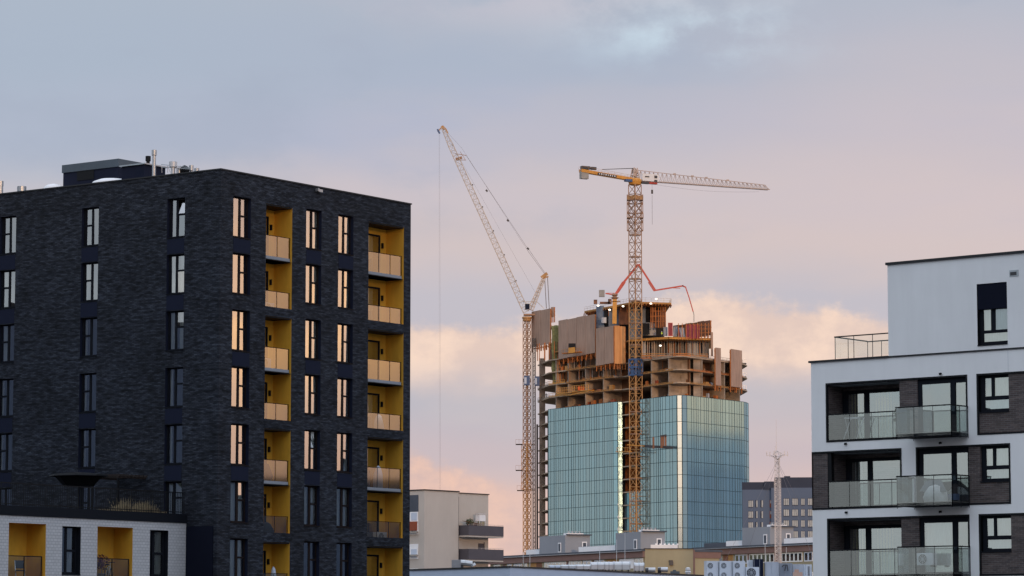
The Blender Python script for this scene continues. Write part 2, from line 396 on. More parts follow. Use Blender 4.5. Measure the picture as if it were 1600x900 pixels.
M['lamp'] = lampmat('site_lamp', (1,.86,.7), 3.0)
M['sign'] = pbr('sign_white', (.7,.7,.7), .5, .02, 1)

# ================================================================= SETTING
g = MB(); g.quad((-3000,-1500,0),(3000,-1500,0),(3000,6000,0),(-3000,6000,0))
o = g.build('ground', M['asph']); o['kind'] = 'structure'

# ---------------------------------------------------------------- wall with openings
def wall_grid(mb, rect, holes, depth, sheet, reveal_mat=None, hole_mats=None):
    """outer skin of a wall: rect=(a0,a1,z0,z1); holes=[(a0,a1,z0,z1,depth or None)]; sheet(a,z,d)->point"""
    a0,a1,z0,z1 = rect
    As = sorted({a0,a1,*[h[0] for h in holes],*[h[1] for h in holes]}); Zs = sorted({z0,z1,*[h[2] for h in holes],*[h[3] for h in holes]})
    As = [a for a in As if a0-1e-6 <= a <= a1+1e-6]; Zs = [z for z in Zs if z0-1e-6 <= z <= z1+1e-6]
    for i in range(len(As)-1):
        for j in range(len(Zs)-1):
            ca, cz = (As[i]+As[i+1])/2, (Zs[j]+Zs[j+1])/2
            if any(h[0] < ca < h[1] and h[2] < cz < h[3] for h in holes): continue
            mb.quad(sheet(As[i],Zs[j],0), sheet(As[i+1],Zs[j],0), sheet(As[i+1],Zs[j+1],0), sheet(As[i],Zs[j+1],0))
    k = mb.cur
    for h in holes:
        d = h[4] if len(h) > 4 and h[4] else depth
        mb.cur = h[5] if len(h) > 5 else (reveal_mat if reveal_mat is not None else k)
        b0,b1,y0,y1 = h[:4]
        mb.quad(sheet(b0,y0,0),sheet(b0,y1,0),sheet(b0,y1,d),sheet(b0,y0,d))
        mb.quad(sheet(b1,y0,0),sheet(b1,y1,0),sheet(b1,y1,d),sheet(b1,y0,d))
        mb.quad(sheet(b0,y1,0),sheet(b1,y1,0),sheet(b1,y1,d),sheet(b0,y1,d))
        mb.quad(sheet(b0,y0,0),sheet(b1,y0,0),sheet(b1,y0,d),sheet(b0,y0,d))
    mb.cur = k

def curtain_mb(x0, x1, z0, z1, y=.0, amp=.035, per=.16):
    mb = MB(); n = max(4, int((x1-x0)/.04))
    for i in range(n+1):
        x = x0+(x1-x0)*i/n; yy = y+amp*math.sin(2*math.pi*x/per)+amp*.5*math.sin(5.1*x)
        mb.v += [Vector((x,yy,z0)), Vector((x,yy,z1))]
        if i: k = 2*i; mb.f.append([k-2,k,k+1,k-1]); mb.mi.append(0)
    mb.smooth = True
    return mb
def make_window(w, h, panes, bars, setb=.28, fw=.07, fm='frame', gm='glassd', curt=(), cm='curtain', tilt=None, sill=True):
    """origin bottom-left of the opening, x right, y inwards. panes=[(x0,x1,z0,z1)] glass fields; frame fills the rest"""
    fr = MB()
    xs = sorted({0,w,*[v for p in panes for v in p[:2]]}); zs = sorted({0,h,*[v for p in panes for v in p[2:4]]})
    for i in range(len(xs)-1):
        for j in range(len(zs)-1):
            cx, cz = (xs[i]+xs[i+1])/2, (zs[j]+zs[j+1])/2
            if any(p[0] < cx < p[1] and p[2] < cz < p[3] for p in panes): continue
            fr.box(xs[i], xs[i+1], setb-.02, setb+.05, zs[j], zs[j+1])
    if sill: fr.box(.002, w-.002, -.04, setb-.03, -.001, .045)
    o = local(fr, 'window', M[fm])
    pn = MB()
    for k, (x0,x1,z0,z1) in enumerate(panes):
        t = rnd.uniform(-.014,.014); t2 = rnd.uniform(-.008,.008); y = setb+.015
        if tilt == k:
            t = .16
            pn.quad((x0,y-.02,z0),(x1,y-.02,z0),(x1,y-.02+t,z1-.03),(x0,y-.02+t,z1-.03))
        else: pn.quad((x0,y,z0),(x1,y+t2,z0),(x1,y+t+t2,z1),(x0,y+t,z1))
    local(pn, 'pane', M[gm], o)
    for (x0,x1) in curt:
        local(curtain_mb(x0,x1,.05,h-.05,setb+.11), 'curtain', M[cm], o)
    rb = MB(); rb.quad((0,setb+.9,0),(w,setb+.9,0),(w,setb+.9,h),(0,setb+.9,h))
    rb.quad((0,setb+.06,0),(0,setb+.9,0),(0,setb+.9,h),(0,setb+.06,h)); rb.quad((w,setb+.06,0),(w,setb+.9,0),(w,setb+.9,h),(w,setb+.06,h))
    rb.quad((0,setb+.06,h),(w,setb+.06,h),(w,setb+.9,h),(0,setb+.9,h)); rb.quad((0,setb+.06,0),(w,setb+.06,0),(w,setb+.9,0),(0,setb+.9,0))
    local(rb, 'room', M['dark'], o)
    return o
def drop(o):
    for c in list(o.children): drop(c)
    bpy.data.objects.remove(o)
def put(proto, parent, loc, rz=0):
    c = copy_tree(proto, parent); c.location = loc; c.rotation_euler = (0,0,rz); return c

# ================================================================= DARK BRICK BUILDING
D = Frame(((345-800)/FPX*163.6*.994, 163.6), .9501)
# the near corner is fixed by its roof edge
a, b = ray(345, 265); D = Frame((a*163.6, 163.6), .9501); ROOF = CZ+b*163.6
dark = thing('apartment_building', 'tall near-black brick apartment block with amber yellow balcony recesses on its right side', 'building', (D.o.x, D.o.y, 0), D.yaw)
UR = D.uz(642, 317)[0]
FH = 3.0
rowtop = [D.uz(364.9, 305.6)[1]-FH*k for k in range(9)]     # window heads
WW, WH = 1.42, 2.2
colsR = [D.uz(364.9,305.6)[0], D.uz(478.7,324.3)[0], D.uz(529,333.2)[0]]
LOG = [(D.uz(416.1,313)[0], D.uz(456.8,321)[0]), (D.uz(576.1,341)[0], D.uz(631,349)[0])]
colsL = [D.vz(128.2,323)[0], D.vz(261.6,311)[0]]; colsL.insert(0, 2*colsL[0]-colsL[1])
VL = 27.0; NR = 8
LD = 1.25
w = MB(D); w.cur = 0
holes = []; span = []
for k in range(NR):
    zt_ = rowtop[k]
    if zt_-WH < .2: continue
    for ci, c in enumerate(colsR):
        holes.append((c, c+WW*(1. if ci == 0 else .93), zt_-WH, zt_, .30, 1))
for pr in range(4):
    zt_ = rowtop[2*pr]-.12; zb = rowtop[2*pr+1]-2.62
    if pr == 3: zb = .6
    for (l0, l1) in LOG: holes.append((l0, l1, zb, zt_, LD, 2))
wall_grid(w, (0,UR,0,ROOF), holes, .3, lambda a,z,d: (a,d,z))
holesL = []
for k in range(NR):
    zt_ = rowtop[k]
    for c in colsL:
        if zt_-WH < 9 and k > 5: continue
        holesL.append((c-1.24, c, zt_-2.13, zt_, .30, 1))
wall_grid(w, (0,VL,0,ROOF), holesL, .3, lambda a,z,d: (d,a,z))
w.quad((UR,0,0),(UR,VL,0),(UR,VL,ROOF),(UR,0,ROOF)); w.quad((0,VL,0),(UR,VL,0),(UR,VL,ROOF),(0,VL,ROOF))
w.quad((0,0,ROOF-.35),(UR,0,ROOF-.35),(UR,VL,ROOF-.35),(0,VL,ROOF-.35))
w.build('wall', [M['brick'], M['navy'], M['yellow']], dark, fix=False)
cp = MB(D); cp.box(-.05,UR+.05,-.05,.35,ROOF,ROOF+.07); cp.box(-.05,.35,.351,VL+.05,ROOF,ROOF+.07); cp.box(UR-.35,UR+.05,.351,VL+.05,ROOF,ROOF+.07); cp.build('roof_coping', M['roofcap'], dark)
inn = MB(D); inn.box(2.9,UR-1.3,2.9,VL-1,0,ROOF-.5); inn.build('inner_core', M['dark'], dark)
# spandrels under the upper window of each pair
for k in (0,2,4,6):
    for ci, c in enumerate(colsR):
        sp = MB(D); sp.box(c+.02, c+WW*(1. if ci == 0 else .93)-.02, -.012, .12, rowtop[k+1]+.04, rowtop[k]-WH-.05); sp.build('spandrel_panel', M['navy'], dark)
for k in range(0,5):
    if k == 2: continue
    for c in colsL: sp = MB(D); sp.box(-.012, .12, c-1.22, c-.02, rowtop[k+1]+.04, rowtop[k]-2.13-.05); sp.build('spandrel_panel', M['navy'], dark)
# soldier courses over the loggia pairs
for pr in range(4):
    z0 = rowtop[2*pr]-.12+.01
    for (l0, l1) in LOG:
        n = int((l1-l0)/.12); scm = MB(D)
        for i in range(n): scm.box(l0+i*.12, l0+i*.12+.10, -.008, .04, z0, z0+.24+(.02 if i % 3 else .0))
        scm.build('soldier_course', M['brick'], dark)
# windows on the right side: tall narrow pane, mullion, two stacked panes
def winR(curt, tilt=None, cm='curtain', w=WW):
    return make_window(w, WH, [(.10,.68,.12,WH-.08),(.85,w-.06,.12,1.17),(.85,w-.06,1.27,WH-.08)], None, .23, fm='bframe', curt=curt, tilt=tilt, cm=cm)
wv = [winR([]), winR([(1.05,1.38)]), winR([(.35,.66),(.95,1.38)]), winR([(.2,1.35)]), winR([(.9,1.3)], 2)]
for k in range(NR):
    if rowtop[k]-WH < .2: continue
    for ci, c in enumerate(colsR):
        if k == 4 and ci == 1: q = wv[4]
        elif k in (5,): q = wv[3 if ci == 0 else 2]
        elif k == 6: q = wv[3 if ci == 0 else 0]
        else: q = wv[(k*3+ci*2) % 3]
        ob = put(q, dark, (c, 0, rowtop[k]-WH))
        if ci: ob.scale = (.93,1,1)
def winL(kind, curt, tilt=None):
    w_, h_ = 1.24, 2.13
    if kind == 0: pn = [(.10,.56,.12,1.12),(.10,.56,1.22,h_-.08),(.70,w_-.03,.12,h_-.08)]
    else: pn = [(.06,.47,.12,h_-.08),(.61,w_-.03,.12,1.22),(.61,w_-.03,1.32,h_-.08)]
    return make_window(w_, h_, pn, None, .21, curt=curt, tilt=tilt)
la = [winL(0,[]), winL(0,[(.08,.2)]), winL(0,[(.15,.5)])]
lb = [winL(1,[],2), winL(1,[(.06,.6),(.7,1.2)]), winL(1,[(.08,.26)]), winL(1,[(.06,1.2)])]
ptn = {0:(la[0],la[0],lb[0]), 1:(la[1],la[1],lb[1]), 2:(la[2],la[1],lb[1]), 3:(la[1],la[1],lb[2]), 4:(la[1],la[1],lb[2]), 5:(la[0],la[0],lb[3])}
for k in range(NR):
    zt_ = rowtop[k]
    for ci, c in enumerate(colsL):
        if zt_-WH < 9 and k > 5: continue
        put(ptn[min(k,5)][ci], dark, (0, c, zt_-2.13), -math.pi/2)
for q in wv+la+lb: drop(q)
# loggias: floor slab, door, glass railing for each storey
def loggia(l0, l1, ztop, top_of_pair, last):
    W_ = l1-l0; zf = ztop-2.78
    if top_of_pair: b = MB(D); b.box(l0+.004, l1-.004, .125, LD-.004, zf-.20, zf); b.build('balcony_slab', M['black'], dark)
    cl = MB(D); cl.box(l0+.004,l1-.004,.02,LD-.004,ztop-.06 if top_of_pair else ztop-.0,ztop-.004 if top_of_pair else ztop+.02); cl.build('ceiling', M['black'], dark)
    back = MB(D); dx = l1-(.58 if W_ > 2.6 else .50)
    back.quad((dx,LD,zf),(l1,LD,zf),(l1,LD,ztop),(dx,LD,ztop)); back.quad((l0,LD,ztop-.42),(dx,LD,ztop-.42),(dx,LD,ztop),(l0,LD,ztop))
    back.build('balcony_wall', M['yellow'], dark, fix=False)
    dr = MB(D)
    for (x0,x1,z0,z1) in ((l0,dx,zf,zf+.1),(l0,dx,ztop-.52,ztop-.42),(l0,l0+.09,zf+.1,ztop-.52),(dx-.09,dx,zf+.1,ztop-.52)): dr.box(x0,x1,LD-.03,LD+.06,z0,z1)
    do = dr.build('balcony_door', M['frame'], dark)
    pn = MB(D); pn.quad((l0+.09,LD+.01,zf+.1),(dx-.09,LD+.01,zf+.1),(dx-.09,LD+.01,ztop-.52),(l0+.09,LD+.01,ztop-.52)); pn.build('pane', M['glassd'], do, fix=False)
    bk = MB(D); bk.quad((l0,LD+.5,zf),(dx,LD+.5,zf),(dx,LD+.5,ztop),(l0,LD+.5,ztop)); bk.build('door_curtain', M['curtain'] if rnd.random() < .4 else M['dark'], do, fix=False)
    wl = MB(D); wl.box(dx+.10, dx+.2, LD-.12, LD-.01, ztop-1.15, ztop-.85); wl.build('wall_lamp', M['black'], dark)
    # railing
    rl = MB(D); zb = zf-.18 if top_of_pair else zf+.02; zr = zf+1.12
    rl.box(l0+.003,l1-.003,.13,.16,zr,zr+.03)
    n = 2 if W_ < 2.6 else 3
    for i in range(n+1):
        x = l0+.02+(W_-.06)*i/n; rl.box(x-.02,x+.02,.135,.165,zb,zr)
    ro = rl.build('railing', M['bframe'], dark)
    gp = MB(D)
    for i in range(n):
        x0 = l0+.05+(W_-.06)*i/n; x1 = l0-.01+(W_-.06)*(i+1)/n; t = rnd.uniform(-.003,.003)
        gp.quad((x0,.12,zb+.05),(x1,.12+t,zb+.05),(x1,.12+t,zr-.01),(x0,.12,zr-.01))
    gp.build('railing_glass', M['baldk'], ro, fix=False)
    if top_of_pair:
        fs = MB(D); fs.box(l0+.02,l1-.05,.105,.118,zb+.04,zb+.2); fs.build('slab_fascia', M['greyr'], dark)
for k in range(NR):
    if rowtop[k] < 2.9: continue
    for (l0, l1) in LOG: loggia(l0, l1, rowtop[k]-.12 if k % 2 == 0 else rowtop[k]-.12+.02, k % 2 == 0, k == NR-1)
# small wall lamp near the roof edge and dark-blue base cladding beside the wing
fl = MB(D); u, z = D.uz(497, 298); fl.box(u-.1,u+.22,-.16,-.01,z-.08,z+.07); fl.box(u-.24,u-.12,-.2,-.01,z-.06,z+.1); fl.build('floodlight', M['zinc'], dark)
# roof structures of the dark building
rh = MB(D)
def roofpt(px, py, Y): return D.inv(P(px, py, Y))
c0 = roofpt(185, 248, 176); c1 = roofpt(91, 258, 182)
vlen = 94/ (FPX/178) / .8
zt1 = c0[2]
rh.box(c0[0], c0[0]+2.2, c0[1], c0[1]+vlen, ROOF-.3, zt1-.45); rh.cur = 1; rh.box(c0[0]-.06, c0[0]+2.26, c0[1]-.06, c0[1]+vlen+.06, zt1-.45, zt1); rh.cur = 0
e0 = roofpt(228, 257, 172)
rh.box(e0[0]-.1, e0[0]+1.6, e0[1], e0[1]+1.7, ROOF-.3, e0[2]); rh.cur = 2; rh.box(e0[0]-.2, e0[0]+1.7, e0[1]-.1, e0[1]+1.8, e0[2], e0[2]+.07)
rh.build('roof_house', [M['navy'], M['roofgrey'], M['zinc']], dark)
lv = MB(D); q = roofpt(109, 287, 181); lv.box(c0[0]-.03, c0[0]+.02, c0[1]+vlen-2.4, c0[1]+vlen-1.1, q[2]-.3, q[2]+.25); lv.build('vent_louvre', M['black'], dark)
for px, py, r, Y_ in ((175, 279.0, 1.15, 174.5), (84, 287.2, .6, 178.)):
    q = P(px, py, Y_); dm = MB(); dm.smooth = True; h_ = q.z-ROOF+.3
    dm.lathe((q.x,q.y,ROOF-.3), [(r,0),(r,h_-.32),(r*.9,h_-.2),(r*.6,h_-.07),(.05,h_)], 20); dm.build('skylight_dome', M['parwhite'], dark)
def roofpipe(px, ytop, ybot, r, mat, Y=170, cap=None, name='flue_pipe'):
    t = P(px, ytop, Y); m_ = MB(); m_.smooth = False
    pr = [(r,ROOF-.3),(r,t.z-(.3 if cap else 0))]
    if cap: pr += [(r*cap,t.z-.28),(r*cap,t.z)]
    m_.lathe((t.x,t.y,0), pr, 12); m_.build(name, M[mat], dark)
roofpipe(231.5, 244, 254, .10, 'black', 174.3, 1.5)
roofpipe(241, 234.5, 266, .10, 'zinc', 168, 1.4)
roofpipe(270.5, 253, 268, .12, 'silver', 168, 1.8, 'roof_vent')
roofpipe(280, 262, 268, .10, 'zinc', 168, None, 'roof_vent')
roofpipe(299, 258.5, 265, .05, 'zinc', 168, 2.5, 'roof_vent')
roofpipe(307.5, 263, 268, .10, 'zinc', 167, 1.4, 'roof_vent')
roofpipe(34, 291.5, 298, .10, 'zinc', 175, 2.6, 'roof_vent')
roofpipe(1.0, 283, 300, .15, 'zinc', 175, 1.1, 'roof_vent')
q = P(288.5, 262.5, 168); dm = MB(); dm.smooth = True; dm.lathe((q.x,q.y,q.z-.55), [(.05,0),(.05,.2),(.22,.25),(.28,.42),(.18,.62),(.03,.7)], 14); dm.box(q.x-.03,q.x+.03,q.y-.03,q.y+.03,ROOF-.3,q.z-.5); dm.build('roof_fan', M['black'], dark)
rr = MB()
for i in range(2):
    rr.bar(P(252,257+i*4,169), P(297,262+i*2,167), .035); rr.bar(P(262+i*20,259,168), P(266+i*20,269,168), .03)
for px in (253, 262, 276, 284, 293, 297): rr.bar(P(px, 259+ (px-253)*.08, 168.5), P(px, 270, 168.5), .03)
rr.build('roof_rail', M['zinc'], dark)

# ================================================================= WHITE BRICK WING
vw, zw = D.vz(291.5, 817.6)
Wo = D.w(-.02, vw, 0); Wf = Frame((Wo.x, Wo.y), D.yaw)
wing = thing('apartment_building', 'low white brick wing with two amber recesses below the dark roof terrace', 'building', (Wo.x, Wo.y, 0), Wf.yaw)
ZW = zw
w = MB(Wf)
def wu(px, py): return Wf.uz(px, py)
Lw = [(wu(14,817)[0], wu(72,820)[0]), (wu(152.5,823)[0], wu(207.5,828)[0])]
Ww = [(wu(97.5,822)[0], wu(126.5,823)[0]), (wu(234.5,829)[0], wu(263,831)[0])]
zl = wu(14.5,816.5)[1]; zl2 = wu(97.5,822)[1]
holes = [(a_,b_,max(.5,zl-2.75),zl,1.3,1) for a_,b_ in Lw]+[(a_,b_,zl2-2.42,zl2,.3,2) for a_,b_ in Ww]
u0 = wu(0,803)[0]-3.0
wall_grid(w, (u0,0,0,ZW), holes, .3, lambda a,z,d: (a,d,z))
w.quad((u0,0,0),(u0,11,0),(u0,11,ZW),(u0,0,ZW)); w.quad((u0,0,ZW),(0,0,ZW),(0,11,ZW),(u0,11,ZW))
w.build('wall', [M['wbrick'], M['yellow'], M['frame']], wing, fix=False)
fb = MB(Wf); fz = D.vz(291, 803.5)[1]; fb.box(u0-.1,-.01,-.06,.25,ZW+.003,fz+.0); fb.box(u0-.1,-.01,.25,10.8,ZW+.003,ZW+.1); fb.build('roof_fascia', M['frame'], wing)
zrail = Wf.uz(285, 769)[1]
rl = MB(Wf); rl.box(u0,-.05,.05,.10,zrail-.05,zrail); rl.box(u0,-.05,.05,.09,fz+.08,fz+.12)
n = int((-.05-u0)/.13)
for i in range(n+1):
    x = u0+i*.13; t_ = .05 if i % 12 == 0 else .018; rl.box(x-t_/2,x+t_/2,.055,.085,fz,zrail-.04)
rl.build('terrace_railing', M['black'], wing)
zf = zl-2.75
for (l0,l1) in Lw:
    W_ = l1-l0; dx = l0+W_*.25
    b = MB(Wf); b.quad((dx,1.3,zf),(l1,1.3,zf),(l1,1.3,zl),(dx,1.3,zl)); b.build('balcony_wall', M['yellow'], wing, fix=False)
    d_ = MB(Wf); d_.box(l0,dx,1.3,1.36,zf,zf+.12); d_.box(l0,dx,1.3,1.36,zl-.3,zl); d_.box(l0,l0+.1,1.3,1.36,zf,zl); d_.box(dx-.1,dx,1.3,1.36,zf,zl); dd = d_.build('balcony_door', M['frame'], wing)
    p_ = MB(Wf); p_.quad((l0+.1,1.33,zf+.12),(dx-.1,1.33,zf+.12),(dx-.1,1.33,zl-.3),(l0+.1,1.33,zl-.3)); p_.build('pane', M['glassd'], dd, fix=False)
    p_ = MB(Wf); p_.quad((l0,1.9,zf),(dx,1.9,zf),(dx,1.9,zl),(l0,1.9,zl)); p_.build('door_curtain', M['dark'], dd, fix=False)
    lampb = MB(Wf); lampb.box(dx+.1,dx+.2,1.18,1.29,zl-1.4,zl-1.05); lampb.build('wall_lamp', M['black'], wing)
    r_ = MB(Wf); zr = zf+1.12; r_.box(l0+.003,l1-.1,.13,.17,zr,zr+.045)
    for i in range(3): x = l0+.03+(W_-.16)*i/2; r_.box(x-.025,x+.025,.135,.165,zf,zr)
    r_.box(l0+.01,l1-.12,.13,.17,zf+.0,zf+.06); ro = r_.build('railing', M['black'], wing)
    g_ = MB(Wf)
    for i in range(2): x0 = l0+.06+(W_-.16)*i/2; g_.quad((x0,.15,zf+.06),(x0+(W_-.16)/2-.05,.15,zf+.06),(x0+(W_-.16)/2-.05,.15,zr),(x0,.15,zr))
    g_.build('railing_glass', M['bal'], ro, fix=False)
for i, (l0,l1) in enumerate(Ww):
    W_ = l1-l0; q = make_window(W_, 2.42, [(.12,W_*.36,.15,2.34),(W_*.48,W_-.1,.15,1.16),(W_*.48,W_-.1,1.28,2.34)], None, .3, curt=[(.5*W_,W_*.85)] if i == 0 else [(.1,W_*.3),(.5*W_,W_*.9)])
    put(q, wing, (l0,0,zl2-2.42)); drop(q)
for (l0,l1) in Ww: ap = MB(Wf); ap.box(l0+.02,l1-.02,-.012,.1,.4,zl2-2.42-.05); ap.build('spandrel_panel', M['navy'], wing)
# navy cladding on the low part of the dark block between the wing and its corner
nc = MB(D); nc.box(-.05,-.005,.25,vw-.01,0,D.vz(320,822)[1]); nc.build('base_cladding', M['blind'], dark)
# terrace furniture
def Wp(px, py, v): u, z = Wf.uz(px, py, v); return (u, v, z)
pc = Wp(123, 743, 3.5); ps = MB(Wf); ps.smooth = False
tc_ = Wf.w(pc[0], 3.5, fz)
um = thing('garden_parasol', 'wide flat dark parasol over the roof terrace with a sagging canopy', 'parasol', tc_)
m_ = MB(); H_ = pc[2]-fz; m_.lathe(tc_, [(1.55,H_-.05),(1.5,H_+.03),(.8,H_+.12),(.05,H_+.18)], 8); m_.build('canopy', M['black'], um)
m_ = MB(); m_.lathe(tc_, [(.75,H_-.55),(1.2,H_-.1),(1.3,H_-.06)], 8); m_.build('valance', M['black'], um)
m_ = MB(); m_.lathe(tc_, [(.3,0),(.3,.08),(.04,.1),(.04,H_)], 10); m_.build('pole', M['black'], um)
pg = Wp(223, 746, 3.0); tg = Wf.w(pg[0], 3.0, fz)
pe = thing('pergola', 'dark timber pergola against the black brick wall behind dry planting', 'pergola', tg, Wf.yaw)
H_ = pg[2]-fz; m_ = MB()
F2 = Frame((tg.x,tg.y), Wf.yaw); m_ = MB(F2)
for x in (-1.9,1.9):
    for y in (0,1.8): m_.box(x-.05,x+.05,y-.05,y+.05,fz,fz+H_-.1)
m_.build('post', M['black'], pe); m_ = MB(F2); m_.box(-2,2,-.1,-.02,fz+H_-.1,fz+H_); m_.box(-2,2,1.82,1.9,fz+H_-.1,fz+H_)
for i in range(14): m_.box(-1.95+i*.29,-1.88+i*.29,-.2,2.,fz+H_,fz+H_+.1)
m_.build('roof_slats', M['dkwood'], pe)
# ornamental grass clump behind the railing
gr = MB(); r2 = random.Random(3)
for i in range(1300):
    px = r2.uniform(160,250); hgt = 22*math.exp(-((px-192)/7)**2)+19*math.exp(-((px-223)/15)**2)+4
    a_, v_ = Wf.uz(px, 805, .7)[0]+r2.gauss(0,.08), r2.uniform(.25,1.1)
    h_ = hgt/32*r2.uniform(.5,1.05); b0 = Wf.w(a_, v_, fz-.25+.0); tp = b0+Vector((r2.gauss(0,.16), r2.gauss(0,.16), h_+.25)); s_ = Vector((.02,.01,0))
    gr.add([b0-s_,b0+s_,tp],[(0,1,2)])
o = gr.build('ornamental_grass', M['dry'], None, Wf.w(Wf.uz(210,805,.7)[0], .7, fz), fix=False); tag(o, 'pale dry ornamental grass clump glimpsed through the black terrace railing', 'plant')
# folding chair in the left recess, bicycle in the right one
def Lp(i, fu, v): return Wf.w(Lw[i][0]+fu*(Lw[i][1]-Lw[i][0]), v, zf)
cpt = Lp(0,.55,.6); ch = thing('folding_chair', 'grey folding chair behind the leftmost railing of the white brick wing', 'chair', cpt, .3)
F3 = Frame((cpt.x,cpt.y), .3); m_ = MB(F3); z_ = zf
m_.slab([(-.22,-.2,z_+.44),(.22,-.2,z_+.44),(.22,.2,z_+.42),(-.22,.2,z_+.42)], .03); m_.build('seat', M['darkst'], ch)
m_ = MB(F3); m_.slab([(-.22,.2,z_+.55),(.22,.2,z_+.55),(.22,.3,z_+.95),(-.22,.3,z_+.95)], .03); m_.build('backrest', M['darkst'], ch)
for x in (-.22,.22):
    for (y0,y1,h_) in ((-.28,.3,.95),(.3,-.18,.45)):
        m_ = MB(F3); m_.bar((x,y0,z_),(x,y1,z_+h_),.035); m_.build('leg', M['zinc'], ch)
bpt = Lp(1,.55,.55); bi = thing('bicycle', 'bicycle leaning under dark red foliage in the amber recess of the white wing', 'bicycle', bpt, Wf.yaw+.5)
F3 = Frame((bpt.x,bpt.y), Wf.yaw+.5)
for x in (-.5,.5):
    m_ = MB(F3); k = 20
    m_.path([(x+.32*math.cos(6.2832*i/k), 0, zf+.34+.32*math.sin(6.2832*i/k)) for i in range(k+1)], .04); wl_ = m_.build('wheel', M['darkst'], bi)
m_ = MB(F3); m_.path([(-.5,0,zf+.34),(-.15,0,zf+.75),(.35,0,zf+.78),(.05,0,zf+.32),(-.15,0,zf+.75)],.035); m_.path([(-.5,0,zf+.34),(.05,0,zf+.32)],.03); m_.path([(.5,0,zf+.34),(.33,0,zf+.95)],.035); m_.build('bike_frame', M['wmetal'], bi)
m_ = MB(F3); m_.path([(.33,-.25,zf+.98),(.33,.25,zf+.98)],.035); m_.build('handlebar', M['black'], bi)
m_ = MB(F3); m_.box(-.3,-.06,-.06,.06,zf+.84,zf+.9); m_.bar((-.17,0,zf+.7),(-.18,0,zf+.86),.03); m_.build('saddle', M['black'], bi)
def leafball(mb, c, r, n, s, rr_, sq=1.):
    for i in range(n):
        d_ = Vector((rr_.gauss(0,1), rr_.gauss(0,1), rr_.gauss(0,1)*sq)); d_.normalize(); p = Vector(c)+d_*r*rr_.random()**.4
        a_ = Vector((rr_.gauss(0,1), rr_.gauss(0,1), rr_.gauss(0,1))).normalized(); b_ = a_.cross(d_).normalized()
        mb.add([p-a_*s, p+b_*s*.6, p+a_*s, p-b_*s*.6], [(0,1,2,3)])
m_ = MB(); rz_ = random.Random(9); q = Lp(1,.5,.9); leafball(m_, q+Vector((0,0,1.0)), .42, 260, .06, rz_, 1.3)
m_.cur = 1; m_.lathe(q, [(.16,0),(.22,.4),(.2,.42)], 12)
m_.bar(q+Vector((0,0,.4)), q+Vector((0,0,1)), .04)
mr_ = pbr('dark_red_leaf', (.16,.04,.05), .8, .3, 3)
o = m_.build('potted_shrub', [mr_, M['cwt']], None, q, fix=False); tag(o, 'dark red leafed potted shrub in the right recess of the white wing', 'plant')
# plants and things on the dark block balconies
def Dp(i, fu, v, k): l0,l1 = LOG[i]; return D.w(l0+fu*(l1-l0), v, (rowtop[k]-.12)-2.78+.01)
def condenser(loc, yaw, label, group=None, w=.85, d=.32, h=.6, fans=1, leg=.08):
    t = thing('air_conditioner', label, 'air conditioner', loc, yaw, group); F_ = Frame((loc[0],loc[1]), yaw); z_ = loc[2]
    m_ = MB(F_); m_.box(-w/2,w/2,0,d,z_+leg,z_+h); m_.build('casing', M['acwhite'], t)
    for x in (-w*.38, w*.38): m_ = MB(F_); m_.box(x-.03,x+.03,.02,d-.02,z_,z_+leg); m_.build('foot', M['darkst'], t)
    fr_ = min(w*.36, (h-leg)/fans*.42) if fans == 1 else w*.235
    for i in range(fans):
        zc = z_+leg+(h-leg)*(i+.5)/fans; xc = -w*.10 if fans == 1 else -w*.20; k = 22
        m_ = MB(F_); m_.add([(xc+fr_*math.cos(6.2832*j/k), -.006, zc+fr_*math.sin(6.2832*j/k)) for j in range(k)], [tuple(range(k))]); fo = m_.build('fan', M['darkst'], t, fix=False)
        m_ = MB(F_)
        for rr_ in (.33,.66,1.): m_.path([(xc+fr_*rr_*math.cos(6.2832*j/k), -.02, zc+fr_*rr_*math.sin(6.2832*j/k)) for j in range(k+1)], .012 if w < 1.2 else .03)
        for j in range(4): a_ = j*math.pi/4; m_.bar((xc-fr_*math.cos(a_),-.02,zc-fr_*math.sin(a_)),(xc+fr_*math.cos(a_),-.02,zc+fr_*math.sin(a_)),.012 if w < 1.2 else .03)
        m_.build('grille', M['acwhite'], fo)
    return t
condenser(Dp(1,.72,.75,5), D.yaw, 'small white air conditioner on the balcony second from the bottom, far right recess')
condenser(Dp(1,.55,.60,6), D.yaw, 'larger white air conditioner on the lowest visible balcony of the dark block', w=1.0, h=.85)
condenser(Dp(0,.55,.75,1), D.yaw, 'white air conditioner behind bronze glass in the upper left recess, second balcony down')
condenser(Dp(0,.45,.75,2), D.yaw, 'white air conditioner behind bronze glass on the third balcony down')
sh = Dp(0,.45,1.0,5); st = thing('wall_shelf', 'two tier dark wall shelf in the left amber recess above a railing', 'shelf', sh, D.yaw)
for dz in (1.55,2.15):
    m_ = MB(D); q = D.inv(sh); m_.box(q[0]-.35,q[0]+.35,1.02,1.22,q[2]+dz,q[2]+dz+.05); m_.build('shelf_board', M['plydk'], st)
m_ = MB(D)
for x in (-.33,.33): m_.box(q[0]+x-.015,q[0]+x+.015,1.2,1.235,q[2]+1.1,q[2]+2.4)
m_.build('shelf_bracket', M['darkst'], st)
